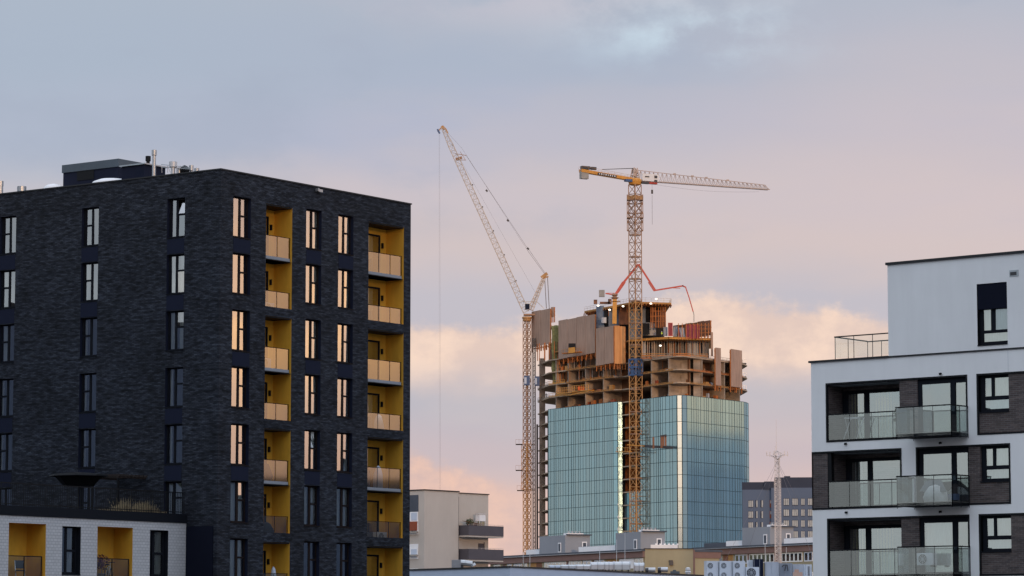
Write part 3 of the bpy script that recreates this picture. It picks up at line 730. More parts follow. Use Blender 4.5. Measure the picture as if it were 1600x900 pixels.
def sack(loc, r, h, mat, name, label, cat):
    m_ = MB(); m_.smooth = True; k = 12; n = len(m_.v)
    rr_ = random.Random(int(abs(loc[0]*100)))
    prof = [(.9,0),(1,.25),(.85,.6),(.5,.9),(.1,1.)]
    for p_, z_ in prof:
        for i in range(k): t = 6.2832*i/k; q_ = r*p_*(1+rr_.uniform(-.12,.12)); m_.v.append(Vector((loc[0]+q_*math.cos(t), loc[1]+q_*math.sin(t), loc[2]+h*z_)))
    for j in range(len(prof)-1):
        for i in range(k): m_.f.append([j*k+i, j*k+(i+1)%k, (j+1)*k+(i+1)%k, (j+1)*k+i]); m_.mi.append(0)
    m_.f.append([(len(prof)-1)*k+i for i in range(k)]); m_.mi.append(0)
    o = m_.build(name, M[mat], None, loc); return tag(o, label, cat)
sack(Dp(1,.55,.6,3), .3, 1.15, 'parwhite', 'storage_bag', 'pale bag behind bronze glass on the fourth balcony down of the right column', 'bag')
sack(Dp(0,.35,.6,4), .45, 1.0, 'dkwood', 'covered_furniture', 'dark covered heap behind glass in the left amber column, fifth balcony down', 'furniture')
sack(Dp(1,.62,.8,4), .28, 1.3, 'hall', 'storage_bag', 'blue grey bag behind the railing of the fifth balcony down in the right column', 'bag')
sack(Dp(0,.5,.7,5), .42, .85, 'cloth', 'covered_furniture', 'dark covered garden furniture behind the railing under the wall shelf', 'furniture')
sack(Dp(0,.72,.6,6), .2, 1.5, 'hall', 'folded_parasol', 'folded pale blue parasol standing on the lowest left balcony', 'parasol')

# ================================================================= WHITE BUILDING ON THE RIGHT
Rf = Frame((0,0), -.6938); a, b = ray(1267.0, 567.2); Rf = Frame((a*142.0, 142.0), -.6938)
rb = thing('apartment_building', 'white rendered apartment block with black framed brick bays and glass balconies', 'building', (Rf.o.x, Rf.o.y, 0), Rf.yaw)
RU = lambda px, py, v=0.: Rf.uz(px, py, v)
zb = RU(1267,567.2)[1]; UE = RU(1600,545)[0]+4
up0 = RU(1386.5,414.3)[0]; zp = RU(1386.5,414.3)[1]
FR = 3.0
z1t = RU(1290.3,599)[1]; z1b = RU(1290.9,691.4)[1]
z2t = RU(1269,706.4)[1]; z2b = RU(1269,797)[1]
z3t = RU(1290.9,810.4)[1]; z3b = z3t-(z1t-z1b)
uA, uB = RU(1290.6,640)[0], RU(1512,630)[0]           # wide bay of rows 1 and 3
uP0, uP1 = RU(1405,640)[0], RU(1433,640)[0]           # brick pier
uC = RU(1526,600)[0]; uE2 = RU(1578.4,700)[0]; uG0 = RU(1408.5,700)[0]; uG1 = RU(1431,700)[0]
uW0 = RU(1577,600)[0]
pz0, pz1 = RU(1527.5,541)[1], RU(1527.5,444)[1]; pu0, pu1 = RU(1527,500)[0], RU(1574,500)[0]
w = MB(Rf); H1 = [(uA,uB,z1b,z1t,.10,1),(uC,UE-.5,z1b,z1t,.10,1),(uA,uB,z3b,z3t,.10,1),(uC,UE-.5,z3b,z3t,.10,1),
    (.0,uG0,z2b,z2t,.10,1),(uG1,uE2,z2b,z2t,.10,1),(pu0,pu1,pz0,pz1,.28,1)]
wall_grid(w, (0,UE,0,zb), H1[:6], .1, lambda a,z,d: (a,d,z)); wall_grid(w, (up0,UE,zb,zp), H1[6:], .28, lambda a,z,d: (a,d,z))
w.quad((0,0,0),(0,14,0),(0,14,zb),(0,0,zb)); w.quad((up0,0,zb),(up0,10,zb),(up0,10,zp),(up0,0,zp))
w.quad((UE,0,0),(UE,14,0),(UE,14,zb),(UE,0,zb)); w.quad((0,14,0),(UE,14,0),(UE,14,zb),(0,14,zb)); w.quad((UE,0,zb),(UE,10,zb),(UE,10,zp),(UE,0,zp)); w.quad((up0,10,zb),(UE,10,zb),(UE,10,zp),(up0,10,zp)); w.quad((up0,10,zb-.06),(UE,10,zb-.06),(UE,14,zb-.06),(up0,14,zb-.06))
w.quad((up0,0,zp-.05),(UE,0,zp-.05),(UE,10,zp-.05),(up0,10,zp-.05)); w.quad((0,0,zb-.06),(up0,0,zb-.06),(up0,14,zb-.06),(0,14,zb-.06))
w.build('wall', [M['white'], M['black']], rb, fix=False)
cp = MB(Rf); cp.box(-.08,UE,-.07,.3,zb+.0,zb+.075) if False else None
cp.box(-.10,up0-.002,-.07,.3,zb,zb+.09); cp.box(up0,UE,-.045,-.003,zb,zb+.07); cp.box(up0-.07,UE,-.07,.3,zp,zp+.11); cp.box(-.10,.2,.3,14,zb,zb+.09); cp.box(up0-.07,up0+.2,.3,10,zp,zp+.11); cp.build('roof_coping', M['roofcap'], rb)
jt = MB(Rf); uj = RU(1575,560)[0]; jt.box(uj-.01,uj+.01,-.004,.01,z1t+.02,zb-.02); jt.build('wall_joint', M['acwhite'], rb)
# penthouse window with blind box
q = make_window(pu1-pu0, pz1-pz0, [(.20,.58,.68,1.75),(.78,pu1-pu0-.03,.68,1.75),(.20,pu1-pu0-.03,.18,.55)], None, .2, gm='glass', curt=[(.15,pu1-pu0-.1)])
put(q, rb, (pu0,0,pz0)); drop(q)
bl = MB(Rf); bl.box(pu0+.01,pu1-.01,.03,.17,pz1-1.12,pz1-.02); bl.build('roller_blind', M['blind'], rb)
flb = MB(Rf); u, z = RU(1584.5,427); flb.box(u-.22,u+.22,-.02,.02,z-.14,z+.14); fo = flb.build('wall_vent', M['zinc'], rb)
flb = MB(Rf); flb.box(u-.18,u+.13,-.03,-.021,z-.09,z+.06); flb.build('vent_opening', M['darkst'], fo)
for px, py in ((1470,584),(1322,693.5),(1470,692),(1323,800.5),(1470,799.5)):
    u, z = RU(px, py); m_ = MB(Rf); m_.box(u-.05,u+.05,-.09,-.005,z-.04,z+.04); m_.bar((u,-.09,z),(u,-.12,z-.05),.05); m_.build('facade_spotlight', M['black'], rb)
# border frames (slightly proud)
bd = MB(Rf); t = .08
for (x0,x1,z0,z1_) in [(h[0],h[1],h[2],h[3]) for h in H1[:6]]:
    bd.box(x0,x1,-.02,.095,z0-.0,z0+t); bd.box(x0,x1,-.02,.095,z1_-t,z1_); bd.box(x0,x0+t if x0 > .1 else x0+.01,-.02,.095,z0+t,z1_-t); bd.box(x1-t,x1,-.02,.095,z0+t,z1_-t)
bd.build('bay_border', M['black'], rb)
def bal_glass(pts, z0, z1, nper, parent, mat='bal', rail=.045, postm='frame'):
    """glass railing along local points with top rail, posts"""
    r_ = MB(Rf); g_ = MB(Rf)
    for i in range(len(pts)-1):
        a_, b_ = Vector(pts[i]), Vector(pts[i+1]); r_.bar((a_.x,a_.y,z1),(b_.x,b_.y,z1),.05); n = nper[i]
        for k in range(n+1):
            p_ = a_.lerp(b_, k/n); r_.bar((p_.x,p_.y+.04,z0-.1),(p_.x,p_.y+.04,z1),.03)
        for k in range(n):
            p0 = a_.lerp(b_, (k+.012)/n); p1 = a_.lerp(b_, (k+1-.012)/n)
            g_.quad((p0.x,p0.y,z0),(p1.x,p1.y,z0),(p1.x,p1.y,z1-.03),(p0.x,p0.y,z1-.03))
    ro = r_.build('railing', M['black'], parent); g_.build('railing_glass', M[mat], ro, fix=False); return ro
def bay(z0, z1_, wide):
    """recess on the left, pier, glazed doors behind the projecting balcony"""
    zf_ = z0+.10; zc = z1_-.10
    x0 = uA+.08 if wide else RU(1298,720)[0]
    x1 = uP0; LDp = 1.3
    m_ = MB(Rf)          # recess shell
    m_.quad((x0,.1,zf_),(x0,.1,zc),(x0,LDp,zc),(x0,LDp,zf_)); m_.quad((x1,.1,zf_),(x1,.1,zc),(x1,LDp,zc),(x1,LDp,zf_))
    m_.quad((x0,LDp,zf_),(x1,LDp,zf_),(x1,LDp,zc),(x0,LDp,zc)); m_.cur = 1
    m_.quad((x0,.1,zc),(x1,.1,zc),(x1,LDp,zc),(x0,LDp,zc)); m_.cur = 2; m_.quad((x0,.1,zf_),(x1,.1,zf_),(x1,LDp,zf_),(x0,LDp,zf_))
    m_.build('recess_wall', [M['bbrick'], M['greyr'], M['cwt']], rb, fix=False)
    # glazed sliding doors on the recess back wall
    gx0 = x0+.03; gw = x1-gx0-.05
    q = make_window(gw, zc-zf_-.2, [(.28,1.15,.1,zc-zf_-.35),(1.42,gw-.02,.1,zc-zf_-.35)], None, .02, gm='glass', curt=[(.35,1.1),(1.5,2.6)] if wide else [(.35,.8)], cm='curtain2' if wide else 'curtain', sill=False)
    put(q, rb, (gx0,LDp-.12,zf_)); drop(q)
    # brick pier / left brick strip
    m_ = MB(Rf)
    if wide: m_.box(uP0,uP1,.04,.3,z0+.081,z1_-.081)
    else: m_.box(.012,x0-.2,.04,.3,z0+.081,z1_-.081); m_.cur = 1; m_.box(x0-.2,x0,.05,.3,z0+.081,z1_-.081)
    m_.build('brick_pier', [M['bbrick'], M['black']], rb)
    # glazed door group right of the pier
    dx0 = uP1 if wide else uG1+.08; dx1 = uB-.08 if wide else RU(1510,650)[0]
    gw = dx1-dx0
    q = make_window(gw, z1_-z0-.17, [(.20,gw*.66,.12,z1_-z0-.40),(gw*.76,gw-.03,.12,z1_-z0-.40)], None, .10, gm='glass', curt=[(.2,gw*.66)] if rnd.random() < .8 else [], sill=False)
    put(q, rb, (dx0,.02,z0+.085)); drop(q)
    # flush glass railing of the recess
    zr = z0+.12+1.12
    bal_glass([(x0+.03,.02),(RU(1428,650)[0],.02)] if wide else [(x0-.1,.0-.03),(RU(1428,650)[0]-.1,-.03)], z0+.10, zr, [4], rb)
    # projecting balcony
    bx0, bx1 = RU(1427,650)[0], RU(1512.5,650)[0]; pd = 1.42
    m_ = MB(Rf); m_.box(bx0,bx1,-pd,-.021,z0-.04,z0+.10); m_.build('balcony_slab', M['frame'], rb)
    m_ = MB(Rf); m_.box(bx0+.02,bx1-.02,-pd+.02,-.03,z0+.10,z0+.13); m_.build('balcony_floor', M['cwt'], rb)
    bal_glass([(bx0,-.03),(bx0,-pd),(bx1,-pd),(bx1,-.03)], z0-.02, zr+.03, [1,3,2], rb)
bay(z1b, z1t, True); bay(z2b, z2t, False); bay(z3b, z3t, True)
# small windows in brick on the right
def brickbay(x0, x1, wx0, z0, z1_, wz0):
    m_ = MB(Rf); ww = RU(1575.5,620)[0]-wx0; wz1 = z1_-.08
    rects = [(x0+.081,wx0,z0+.081,z1_-.081),(wx0,wx0+ww,z0+.081,wz0),(wx0+ww,x1-.081,z0+.081,z1_-.081)]
    for r_ in rects:
        if r_[1]-r_[0] > .02: m_.box(r_[0],r_[1],.04,.3,r_[2],r_[3])
    m_.build('brick_infill', M['bbrick'], rb)
    h_ = wz1-wz0
    q = make_window(ww, h_, [(.22,.56,.72,h_-.12),(.70,ww-.04,.72,h_-.12),(.22,ww-.04,.16,.55)], None, .16, gm='glass', curt=[(.2,ww-.1)], sill=True)
    put(q, rb, (wx0,.02,wz0)); drop(q)
wz = [RU(1530,r)[1] for r in (645.5,754,863.5)]
brickbay(uC, UE-.5, uC+.081, z1b, z1t, wz[0]); brickbay(uC, UE-.5, uC+.081, z3b, z3t, wz[2])
brickbay(RU(1510,700)[0], uE2, RU(1530.5,700)[0], z2b, z2t, wz[1])
# roof terrace railing
ut0, ut1 = RU(1299.5,560)[0], up0
zt0 = RU(1299.5,526)[1]; zc_ = zb+.09
tr_ = bal_glass([(ut1-.02,.25),(ut0,.25),(ut0,1.3),(ut0+.0,2.9)], zc_+.1, zt0, [3,1,1], rb, 'balclear')
bal_glass([(ut0,2.9),(ut1-.02,2.9)], zc_+.1, zt0-.02, [4], rb, 'balclear')
# back block of the building (closes the shell)
m_ = MB(Rf); m_.box(2.,UE-1.,3.2,12.,0,zb-.2); m_.build('inner_core', M['dark'], rb)
# things on the balconies of the white building
def Rw(px, py, v): u, z = Rf.uz(px, py, v); return Rf.w(u, v, z)
bxc = (RU(1427,650)[0]+RU(1512.5,650)[0])/2
p0 = Rf.w(bxc+.2,-.75,z2b+.14)
sack(p0, .55, .75, 'sheetw', 'covered_furniture', 'white crumpled sheet over furniture on the middle glass balcony', 'furniture')
m_ = MB(Rf); m_.add([(bxc-.5,-1.0,z2b+.6),(bxc+.9,-1.0,z2b+.55),(bxc+.35,-.6,z2b+1.12),(bxc-.45,-.5,z2b+1.08)],[(0,1,2,3)])
m_.slab([(bxc-.5,-1.0,z2b+.6),(bxc+.9,-1.0,z2b+.55),(bxc+.35,-.6,z2b+1.12),(bxc-.45,-.5,z2b+1.08)],.02)
o = m_.build('folded_parasol', M['tarp'], None, p0+Vector((0,.2,.5))); tag(o, 'dark grey slanted parasol cloth above the white sheet on the middle balcony', 'parasol')
m_ = MB(Rf); u, z = RU(1493,777,-.2); m_.box(u-.2,u+.2,-.5,-.2,z-.12,z+.14); o = m_.build('storage_box', M['blue'], None, Rf.w(u,-.35,z-.12)); tag(o, 'small bright blue box at the right end of the middle glass balcony', 'box')
m_ = MB(Rf); u, z = RU(1432,880,-.8); 
cc = condenser(Rf.w(bxc-.55,-.6,z3b+.12+.3), Rf.yaw, 'white air conditioner on the lowest glass balcony of the white block')
# left row-1 recess: leaning white ladder rack
q = Rf.w(uA+.9,.8,z1b+.12); ck = thing('drying_rack', 'pale metal drying rack behind glass in the top left recess of the white block', 'rack', q, Rf.yaw)
F_ = Frame((q.x,q.y), Rf.yaw)
for s_ in (-.35,.35): m_ = MB(F_); m_.bar((s_,-.25,q.z),(s_+.1,.25,q.z+1.0),.03); m_.bar((s_,.25,q.z),(s_+.1,-.25,q.z+1.0),.03); m_.build('leg', M['wmetal'], ck)
m_ = MB(F_)
for i in range(5): m_.bar((-.3,-.25+i*.12,q.z+.98),(.45,-.25+i*.12,q.z+.98),.02)
m_.build('rack_top', M['wmetal'], ck)
m_ = MB(); rz_ = random.Random(11); q = Rf.w(uP0-.35,.55,z1b+.12); leafball(m_, q+Vector((0,0,.95)), .33, 200, .06, rz_, 1.4); m_.cur = 1; m_.lathe(q, [(.14,0),(.2,.35)], 12); m_.bar(q+Vector((0,0,.35)), q+Vector((0,0,1)), .04)
o = m_.build('potted_plant', [M['foliage'], M['cwt']], None, q, fix=False); tag(o, 'potted plant against the brick pier in the top bay of the white block', 'plant')

exec_tower = True
# ================================================================= TOWER UNDER CONSTRUCTION
YAWL = rad(-58.0)
A1 = Vector((29.05,899.6)); dl = Vector((math.cos(YAWL), math.sin(YAWL)))
A0 = A1-dl*34.2
def XY(px, Y): return Vector(((px-800)/FPX*Y*(1.0), Y))
def XYp(px, py, Y): q = P(px, py, Y); return Vector((q.x, q.y))
A2 = XYp(965.5,628,898.6); A3 = XYp(972,628,898.7)
B0 = XYp(1001,624,889.5); B1 = XYp(1051.5,618,876.0); B2 = XYp(1058.2,617.6,874.2); B3 = XYp(1065,617.5,874.15); B4 = XYp(1072,617.5,875.0); B5 = XYp(1079,617.8,876.8)
C1 = XYp(1161,627,899.); C2 = XYp(1164.5,627.5,901.); C3 = XYp(1168,628,905.)
K1 = Vector((66.,931.)); K2 = Vector((48.,968.)); K3 = Vector((20.,968.)); E0 = XYp(840,640,946.)
ZT = P(1065,617.5,874.15).z; TF = 3.68
poly = [A0,A1,A2,A3,B0,B1,B2,B3,B4,B5,C1,C2,C3,K1,K2,K3,E0]
tower = thing('tower', 'unfinished high-rise with teal glass cladding below and bare concrete floors above', 'building', (A1.x,A1.y,0))
Lf = Frame(A0, YAWL); Mf = Frame(B0, math.atan2(B1.y-B0.y, B1.x-B0.x)); Tf = Frame(B5, math.atan2(C1.y-B5.y, C1.x-B5.x))
nfl = int(ZT/TF)
# slabs
for k in range(-3, 4):
    m_ = MB(); m_.prism([(p.x,p.y) for p in poly], ZT+k*TF-.32, ZT+k*TF); m_.build('floor_slab', M['slabm'], tower)
inner = [A0+(A1-A0)*.02+Vector((.6,.5)),A1+Vector((.2,.6)),A3+Vector((.1,.8)),B0+Vector((.3,.8)),B1+Vector((.1,.8)),B3+Vector((0,.8)),B5+Vector((-.2,.8)),C1+Vector((-.8,.4)),K1,K2,K3,E0]
for k in range(-nfl, -3): sl = MB(); sl.prism([(p.x,p.y) for p in [A0,A1,A3,B0,B1+Vector((0,.6)),B3+Vector((0,.7)),B5+Vector((-.2,.6)),C1+Vector((-.8,.2)),K1,K2,K3,E0]], ZT+k*TF-.32, ZT+k*TF); sl.build('floor_slab', M['slabm'], tower)
# glass facade
def facade(a, b, z0, z1, seed, name, wpat=None, inset=0, out=.25):
    """panels + mullions between two plan points; outward is to the right of a->b reversed (toward the viewer)"""
    r_ = random.Random(seed); L = (b-a).length; d = (b-a)/L; nrm = Vector((d.y,-d.x))
    if wpat is None:
        ws = []
        while sum(ws) < L-.7: ws.append(r_.choice([1.0,1.25,1.25,1.5,1.9]))
        f = L/sum(ws); ws = [w_*f for w_ in ws]
    else: ws = [L*q_ for q_ in wpat]
    pn = MB(); cols = []; mu = MB(); pcut = []
    nz = int(round((z1-z0)/TF)); x = 0
    o_ = a+nrm*out
    def pt(u, z, e=0.): q_ = o_+d*u+nrm*e; return (q_.x,q_.y,z)
    colt = [r_.uniform(.93,1.05) for _ in ws]
    for i, w_ in enumerate(ws):
        mw = .16 if r_.random() < .2 else .07
        mu.add([pt(x-mw/2,z0,.05),pt(x+mw/2,z0,.05),pt(x+mw/2,z1,.05),pt(x-mw/2,z1,.05),pt(x-mw/2,z0,-.1),pt(x+mw/2,z0,-.1),pt(x+mw/2,z1,-.1),pt(x-mw/2,z1,-.1)],[(0,1,2,3),(4,0,3,7),(1,5,6,2)])
        for k in range(nz):
            zb_, zt_ = z1-(k+1)*TF, z1-k*TF; t1, t2, t3 = (r_.gauss(0,.0022) for _ in range(3))
            pn.quad(pt(x+.03,zb_+.05,t1),pt(x+w_-.03,zb_+.05,t2),pt(x+w_-.03,zt_-.05,t2+t3),pt(x+.03,zt_-.05,t1+t3))
            c_ = colt[i]*r_.uniform(.97,1.03); hue = r_.uniform(-.03,.03)
            cols.append((c_*(1+hue), c_, c_*(1-hue*.5), 1))
        x += w_
    for k in range(nz+1):
        z_ = z1-k*TF; mu.add([pt(0,z_-.06,.055),pt(L,z_-.06,.055),pt(L,z_+.06,.055),pt(0,z_+.06,.055),pt(0,z_+.06,-.1),pt(L,z_+.06,-.1)],[(0,1,2,3),(3,2,5,4)])
    po = pn.build(name, M['tglass'], tower, fix=False)
    at = po.data.attributes.new('coat', 'FLOAT_COLOR', 'FACE')
    for i, c_ in enumerate(cols): at.data[i].color = c_
    mu.build('mullions', M['tmull'], po, fix=False)
    return po
Z0 = ZT-nfl*TF
facade(A0,A1,Z0,ZT,1,'glass_facade'); facade(A1,A2,Z0,ZT,2,'glass_facade',[1.]); facade(A2,A3,Z0,ZT,3,'glass_facade',[1.])
facade(B0,B1,Z0,ZT,4,'glass_facade')
for i,(p_,q_) in enumerate(((B1,B2),(B2,B3),(B3,B4),(B4,B5))): facade(p_,q_,Z0,ZT,10+i,'glass_facade',[1.])
facade(B5,C1,Z0,ZT,20,'glass_facade'); facade(C1,C2,Z0,ZT,21,'glass_facade',[1.]); facade(C2,C3,Z0,ZT,22,'glass_facade',[1.]); facade(C3,K1,Z0,ZT,23,'glass_facade')
facade(A3+Vector((.6,.2)),B0,Z0,ZT-TF*7,24,'glass_facade',out=.05)
m_ = MB(); q_ = A3+Vector((.08,-.2)); m_.prism([(q_.x,q_.y),(q_.x+.8,q_.y+.5),(q_.x+.8,q_.y+2.6),(q_.x,q_.y+2.2)], 0, ZT); m_.build('recess_panel', M['black'], tower)
# backing so the glass never shows daylight through gaps
bk = MB()
for (p_,q_) in ((A0,A1),(B0,B1),(B5,C1),(B1,B3),(B3,B5)):
    d = (q_-p_).normalized(); n_ = Vector((-d.y,d.x)); p2, q2 = p_+n_*.3, q_+n_*.3
    bk.quad((p2.x,p2.y,0),(q2.x,q2.y,0),(q2.x,q2.y,ZT-.4),(p2.x,p2.y,ZT-.4))
bk.build('facade_backing', M['black'], tower, fix=False)
# core walls behind the recess and concrete fins of the open storeys
def fin(fr, px, py, depth, z0, z1, mat='conc', th=.35, start=.15):
    u = fr.uz(px, py)[0]; m_ = MB(fr); m_.box(u-th/2,u+th/2,start,depth,z0,z1); return m_.build('concrete_fin', M[mat], tower)
for k in range(0, 4):
    z0, z1 = ZT+k*TF+.003, ZT+(k+1)*TF-.323
    for px in (868,887,914,942): fin(Lf, px, 600, 6.5, z0, z1)
    if k == 3:
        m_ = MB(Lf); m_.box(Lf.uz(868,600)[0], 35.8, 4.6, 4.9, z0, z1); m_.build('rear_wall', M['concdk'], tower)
        sl4 = [E0,A0,A1,A3,A3+Vector((3,9)),Vector((40,930)),K3+Vector((8,-5))]
        m_ = MB(); m_.prism([(p.x,p.y) for p in sl4], z1+.003, z1+.323); m_.build('floor_slab', M['slabm'], tower)
        m_ = MB(Lf); m_.box(-3.0, 34.5, 1.8, 2.0, z1+.33, z1+5.5); m_.build('rear_wall', M['plydk'], tower)
        continue
    for px in (1017,1044): fin(Mf, px, 600, 6.0, z0, z1)
    for px in (1098,1133,1156.5): fin(Tf, px, 600, 5.0, z0, z1)
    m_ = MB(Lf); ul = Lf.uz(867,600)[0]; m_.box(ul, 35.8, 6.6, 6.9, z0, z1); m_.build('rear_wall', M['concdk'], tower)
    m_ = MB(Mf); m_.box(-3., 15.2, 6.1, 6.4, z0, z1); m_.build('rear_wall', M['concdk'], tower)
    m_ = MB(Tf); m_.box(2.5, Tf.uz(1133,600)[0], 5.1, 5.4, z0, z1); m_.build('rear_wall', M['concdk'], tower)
    # corner wall with slots
    m_ = MB(); c0_, c1_ = XYp(1046,600,878.6), XYp(1096,600,882.)
    Cf = Frame(c0_, math.atan2(c1_.y-c0_.y, c1_.x-c0_.x)); Lc = (c1_-c0_).length
    m_ = MB(Cf); us = [0, Lc*.29, Lc*.37, Lc*.655, Lc*.76, Lc]
    m_.box(us[0],us[1],0,.4,z0,z1); m_.box(us[2],us[3],0,.4,z0,z1); m_.box(us[4],us[5],.2,.6,z0,z1); m_.box(us[1],us[2],0,.4,z0,z0+.5); m_.box(us[1],us[2],0,.4,z1-1.0,z1)
    m_.build('corner_wall', M['conc'], tower)
    m_ = MB(Cf); m_.box(us[1]-.5,us[4]+.2,1.6,1.8,z0,z1); m_.build('rear_wall', M['dark'], tower)  # near-black sheet behind the slots, so their shade is painted
# columns of the open left bay (all heights) and recess wall
cm_ = MB(); q_ = XYp(847.3,640,941.); cm_.box(q_.x-.9,q_.x+.9,q_.y-.5,q_.y+.5,0,P(847,560,941).z); cm_.build('round_column', M['conc'], tower)
m_ = MB(); q_ = XYp(984,700,902.); m_.box(q_.x-3.,q_.x+4.,q_.y-1.2,q_.y-.8,0,ZT); m_.build('recess_wall', M['rust'], tower)
m_ = MB(); q_ = XYp(839.5,700,944.); m_.box(q_.x-.25,q_.x+.25,q_.y-.3,q_.y+.3,0,P(839,663,944).z); m_.build('corner_post', M['darkst'], tower); m_ = MB(); q2 = XYp(856.5,700,931.); m_.box(q2.x-.2,q2.x+.2,q2.y,q2.y+.3,0,ZT); m_.build('corner_post', M['darkst'], tower)
m_ = MB(); r_ = random.Random(5)
Ef = Frame(E0, math.atan2(A0.y-E0.y, A0.x-E0.x)); Le = (A0-E0).length
for k in range(-nfl, 0):
    if k in (-7,-6): continue
    z0 = ZT+k*TF; 
    for i in range(5):
        if r_.random() < .8: m_.box(Le*i/5+.1, Le*(i+1)/5-.1, 1.2, 1.3, z0+.1, z0+TF-.5)
m_.build('bay_infill_panel', M['bluegrey'], tower)
m_ = MB()
for k in range(-nfl, 0):
    z0 = ZT+k*TF; x_ = r_.uniform(.4,.7)*Le; m_.box(x_, x_+r_.uniform(1.5,3), .3, 1.1, z0+.02, z0+r_.uniform(.5,1.4), )
m_.build('stacked_material', M['rust'], tower)
# level 3 clutter: edge protection (orange/timber) along slab edges
def edge(a, b, z, h=1.1, mat='rust', n=None, off=-.1, step=2.2, name='edge_protection', w=.12):
    m_ = MB(); L = (b-a).length; n = n or int(L/step)+1
    for hh in (h*.45, h): m_.bar((a.x,a.y+off,z+hh),(b.x,b.y+off,z+hh),w)
    m_.bar((a.x,a.y+off,z+.12),(b.x,b.y+off,z+.12),.05,.22)
    for i in range(n+1): p_ = a.lerp(b,i/n); m_.bar((p_.x,p_.y+off,z),(p_.x,p_.y+off,z+h),w)
    return m_.build(name, M[mat], tower)
Z3 = ZT+3*TF
edge(B0,B1,Z3,.9,'conc'); edge(B5,C1,Z3,.9,'conc',w=.08); edge(B1,B5,Z3,.8,'rust')
for k in (1,2):
    edge(E0,A0,ZT+k*TF,1.0,'conc',w=.07); edge(A0,A0.lerp(A1,.25),ZT+k*TF,.9,'cy',w=.1)
# props under slabs (thin steel shores)
def props(fr, px0, px1, z0, z1, v0, v1, n, seed, mat='cpale', w=.11, name='shoring_prop'):
    r_ = random.Random(seed); u0_, u1_ = fr.uz(px0,580)[0], fr.uz(px1,580)[0]
    for i in range(n): u_ = u0_+(u1_-u0_)*(i+.5+r_.uniform(-.2,.2))/n; v_ = r_.uniform(v0,v1); m_ = MB(fr); m_.bar((u_,v_,z0),(u_,v_,z1),w); m_.build(name, M[mat], tower)
props(Lf,888,940,ZT+2*TF,Z3-.35,1.5,3.5,11,1); props(Lf,888,941,Z3,Z3+TF-.35,.8,2.5,13,2,'cpale',.13); props(Lf,868,886,Z3-TF,Z3-.3,1,3,4,3,'rust',.16); props(Lf,833,865,Z3+TF+.3,Z3+TF+5.4,.2,1.5,7,33,'rust',.22)
props(Lf,943,974,ZT+2*TF,Z3-.35,1.,3.,9,4); props(Mf,1018,1043,ZT+2*TF,Z3-.35,1,4,5,5,'rust',.13)
r_ = random.Random(77)
for k in range(0,4):
    for fr, L_ in ((Lf,34.),(Mf,15.),(Tf,22.)):
        if fr is not Lf and k == 3: continue
        for i in range(int(L_/3.2)):
            u_ = 1+i*3.2+r_.uniform(0,1.6); w_ = r_.uniform(.5,2.); h_ = r_.uniform(.3,1.5); v_ = r_.uniform(.5,3.)
            m_ = MB(fr); m_.box(u_,u_+w_,v_,v_+r_.uniform(.3,1.2),ZT+k*TF+.004,ZT+k*TF+h_); m_.build('stacked_material', M[r_.choice(['rust','deckwood','concdk','palepanel','rust','redpanel'])], tower)
for k in (1,2,3): edge(A0.lerp(A1,.28),A1,ZT+k*TF-.25,.5,'deckwood',w=.10,step=2.4); 
for k in (1,2): edge(B0,B1,ZT+k*TF-.25,.5,'deckwood',w=.10,step=2.); edge(B1,B5,ZT+k*TF-.28,.35,'deckwood',w=.12,step=1.4)
edge(B5,C1,ZT+TF-.25,.45,'deckwood',w=.09,step=2.); edge(B5,C1,ZT+2*TF-.25,.45,'rust',w=.09,step=2.)
for px in (871,890,905,922,935,948,962,969):      # hanging cables and hoarding strips
    u_ = Lf.uz(px,570)[0]; m_ = MB(Lf); m_.bar((u_,.05,ZT+2*TF),(u_+.1,.0,ZT+4.2*TF),.09); m_.build('hanging_cable', M['rust'], tower)
# ---- level above: structure set back
Z4 = P(1045,528,886).z
up_poly = [XYp(866,560,928.),XYp(975,540,897.),XYp(984,527,892.),XYp(1045,528,884.),XYp(1110,533,888.),XYp(1112,533,915.),XYp(1000,520,935.),XYp(868,520,950.)]
m_ = MB(); m_.prism([(p.x,p.y) for p in up_poly], Z4-.35, Z4); m_.build('floor_slab', M['deckwood'], tower)
edge(up_poly[2],up_poly[3],Z4-.5,.55,'cy',off=-.3,w=.14); edge(up_poly[3],up_poly[4],Z4-.5,.55,'cy',off=-.3,w=.14)
q0, q1 = XYp(985,545,889.), XYp(1108,545,890.)
Uf = Frame(q0, math.atan2(q1.y-q0.y, q1.x-q0.x))
props(Uf,1003,1100,Z3+.02,Z4-.36,.3,1.5,26,7,'cpale',.12); props(Uf,1000,1100,Z3+.02,Z4-.36,1.5,2.1,10,8,'rust',.16)
m_ = MB(Uf); r_ = random.Random(12)
for (p0,p1,y0,y1,mt) in ((1003,1008,0,1,'b'),(1018,1024,0,1,'c'),(1046,1053,0,1,'c'),(1075,1091,0,1,'c'),(1099,1104,0,1,'c')):
    u0_, u1_ = Uf.uz(p0,540,2.5)[0], Uf.uz(p1,540,2.5)[0]; m_ = MB(Uf); m_.box(u0_,u1_,2.2,2.6,Z3,Z4-.36); m_.build('upper_column', M['palepanel' if p0 in (1075,1003) else 'conc'], tower)
m_ = MB(Uf); m_.box(Uf.uz(985,540,5)[0],Uf.uz(1108,540,5)[0],5,5.3,Z3,Z4-.36); m_.build('rear_wall', M['darkst'], tower)
edge(XYp(1003,548,884.5),XYp(1106,552,886.),Z3,1.0,'rust',w=.14); edge(XYp(1003,548,886.5),XYp(1106,552,888.),Z3+.9,.8,'deckwood',w=.16)
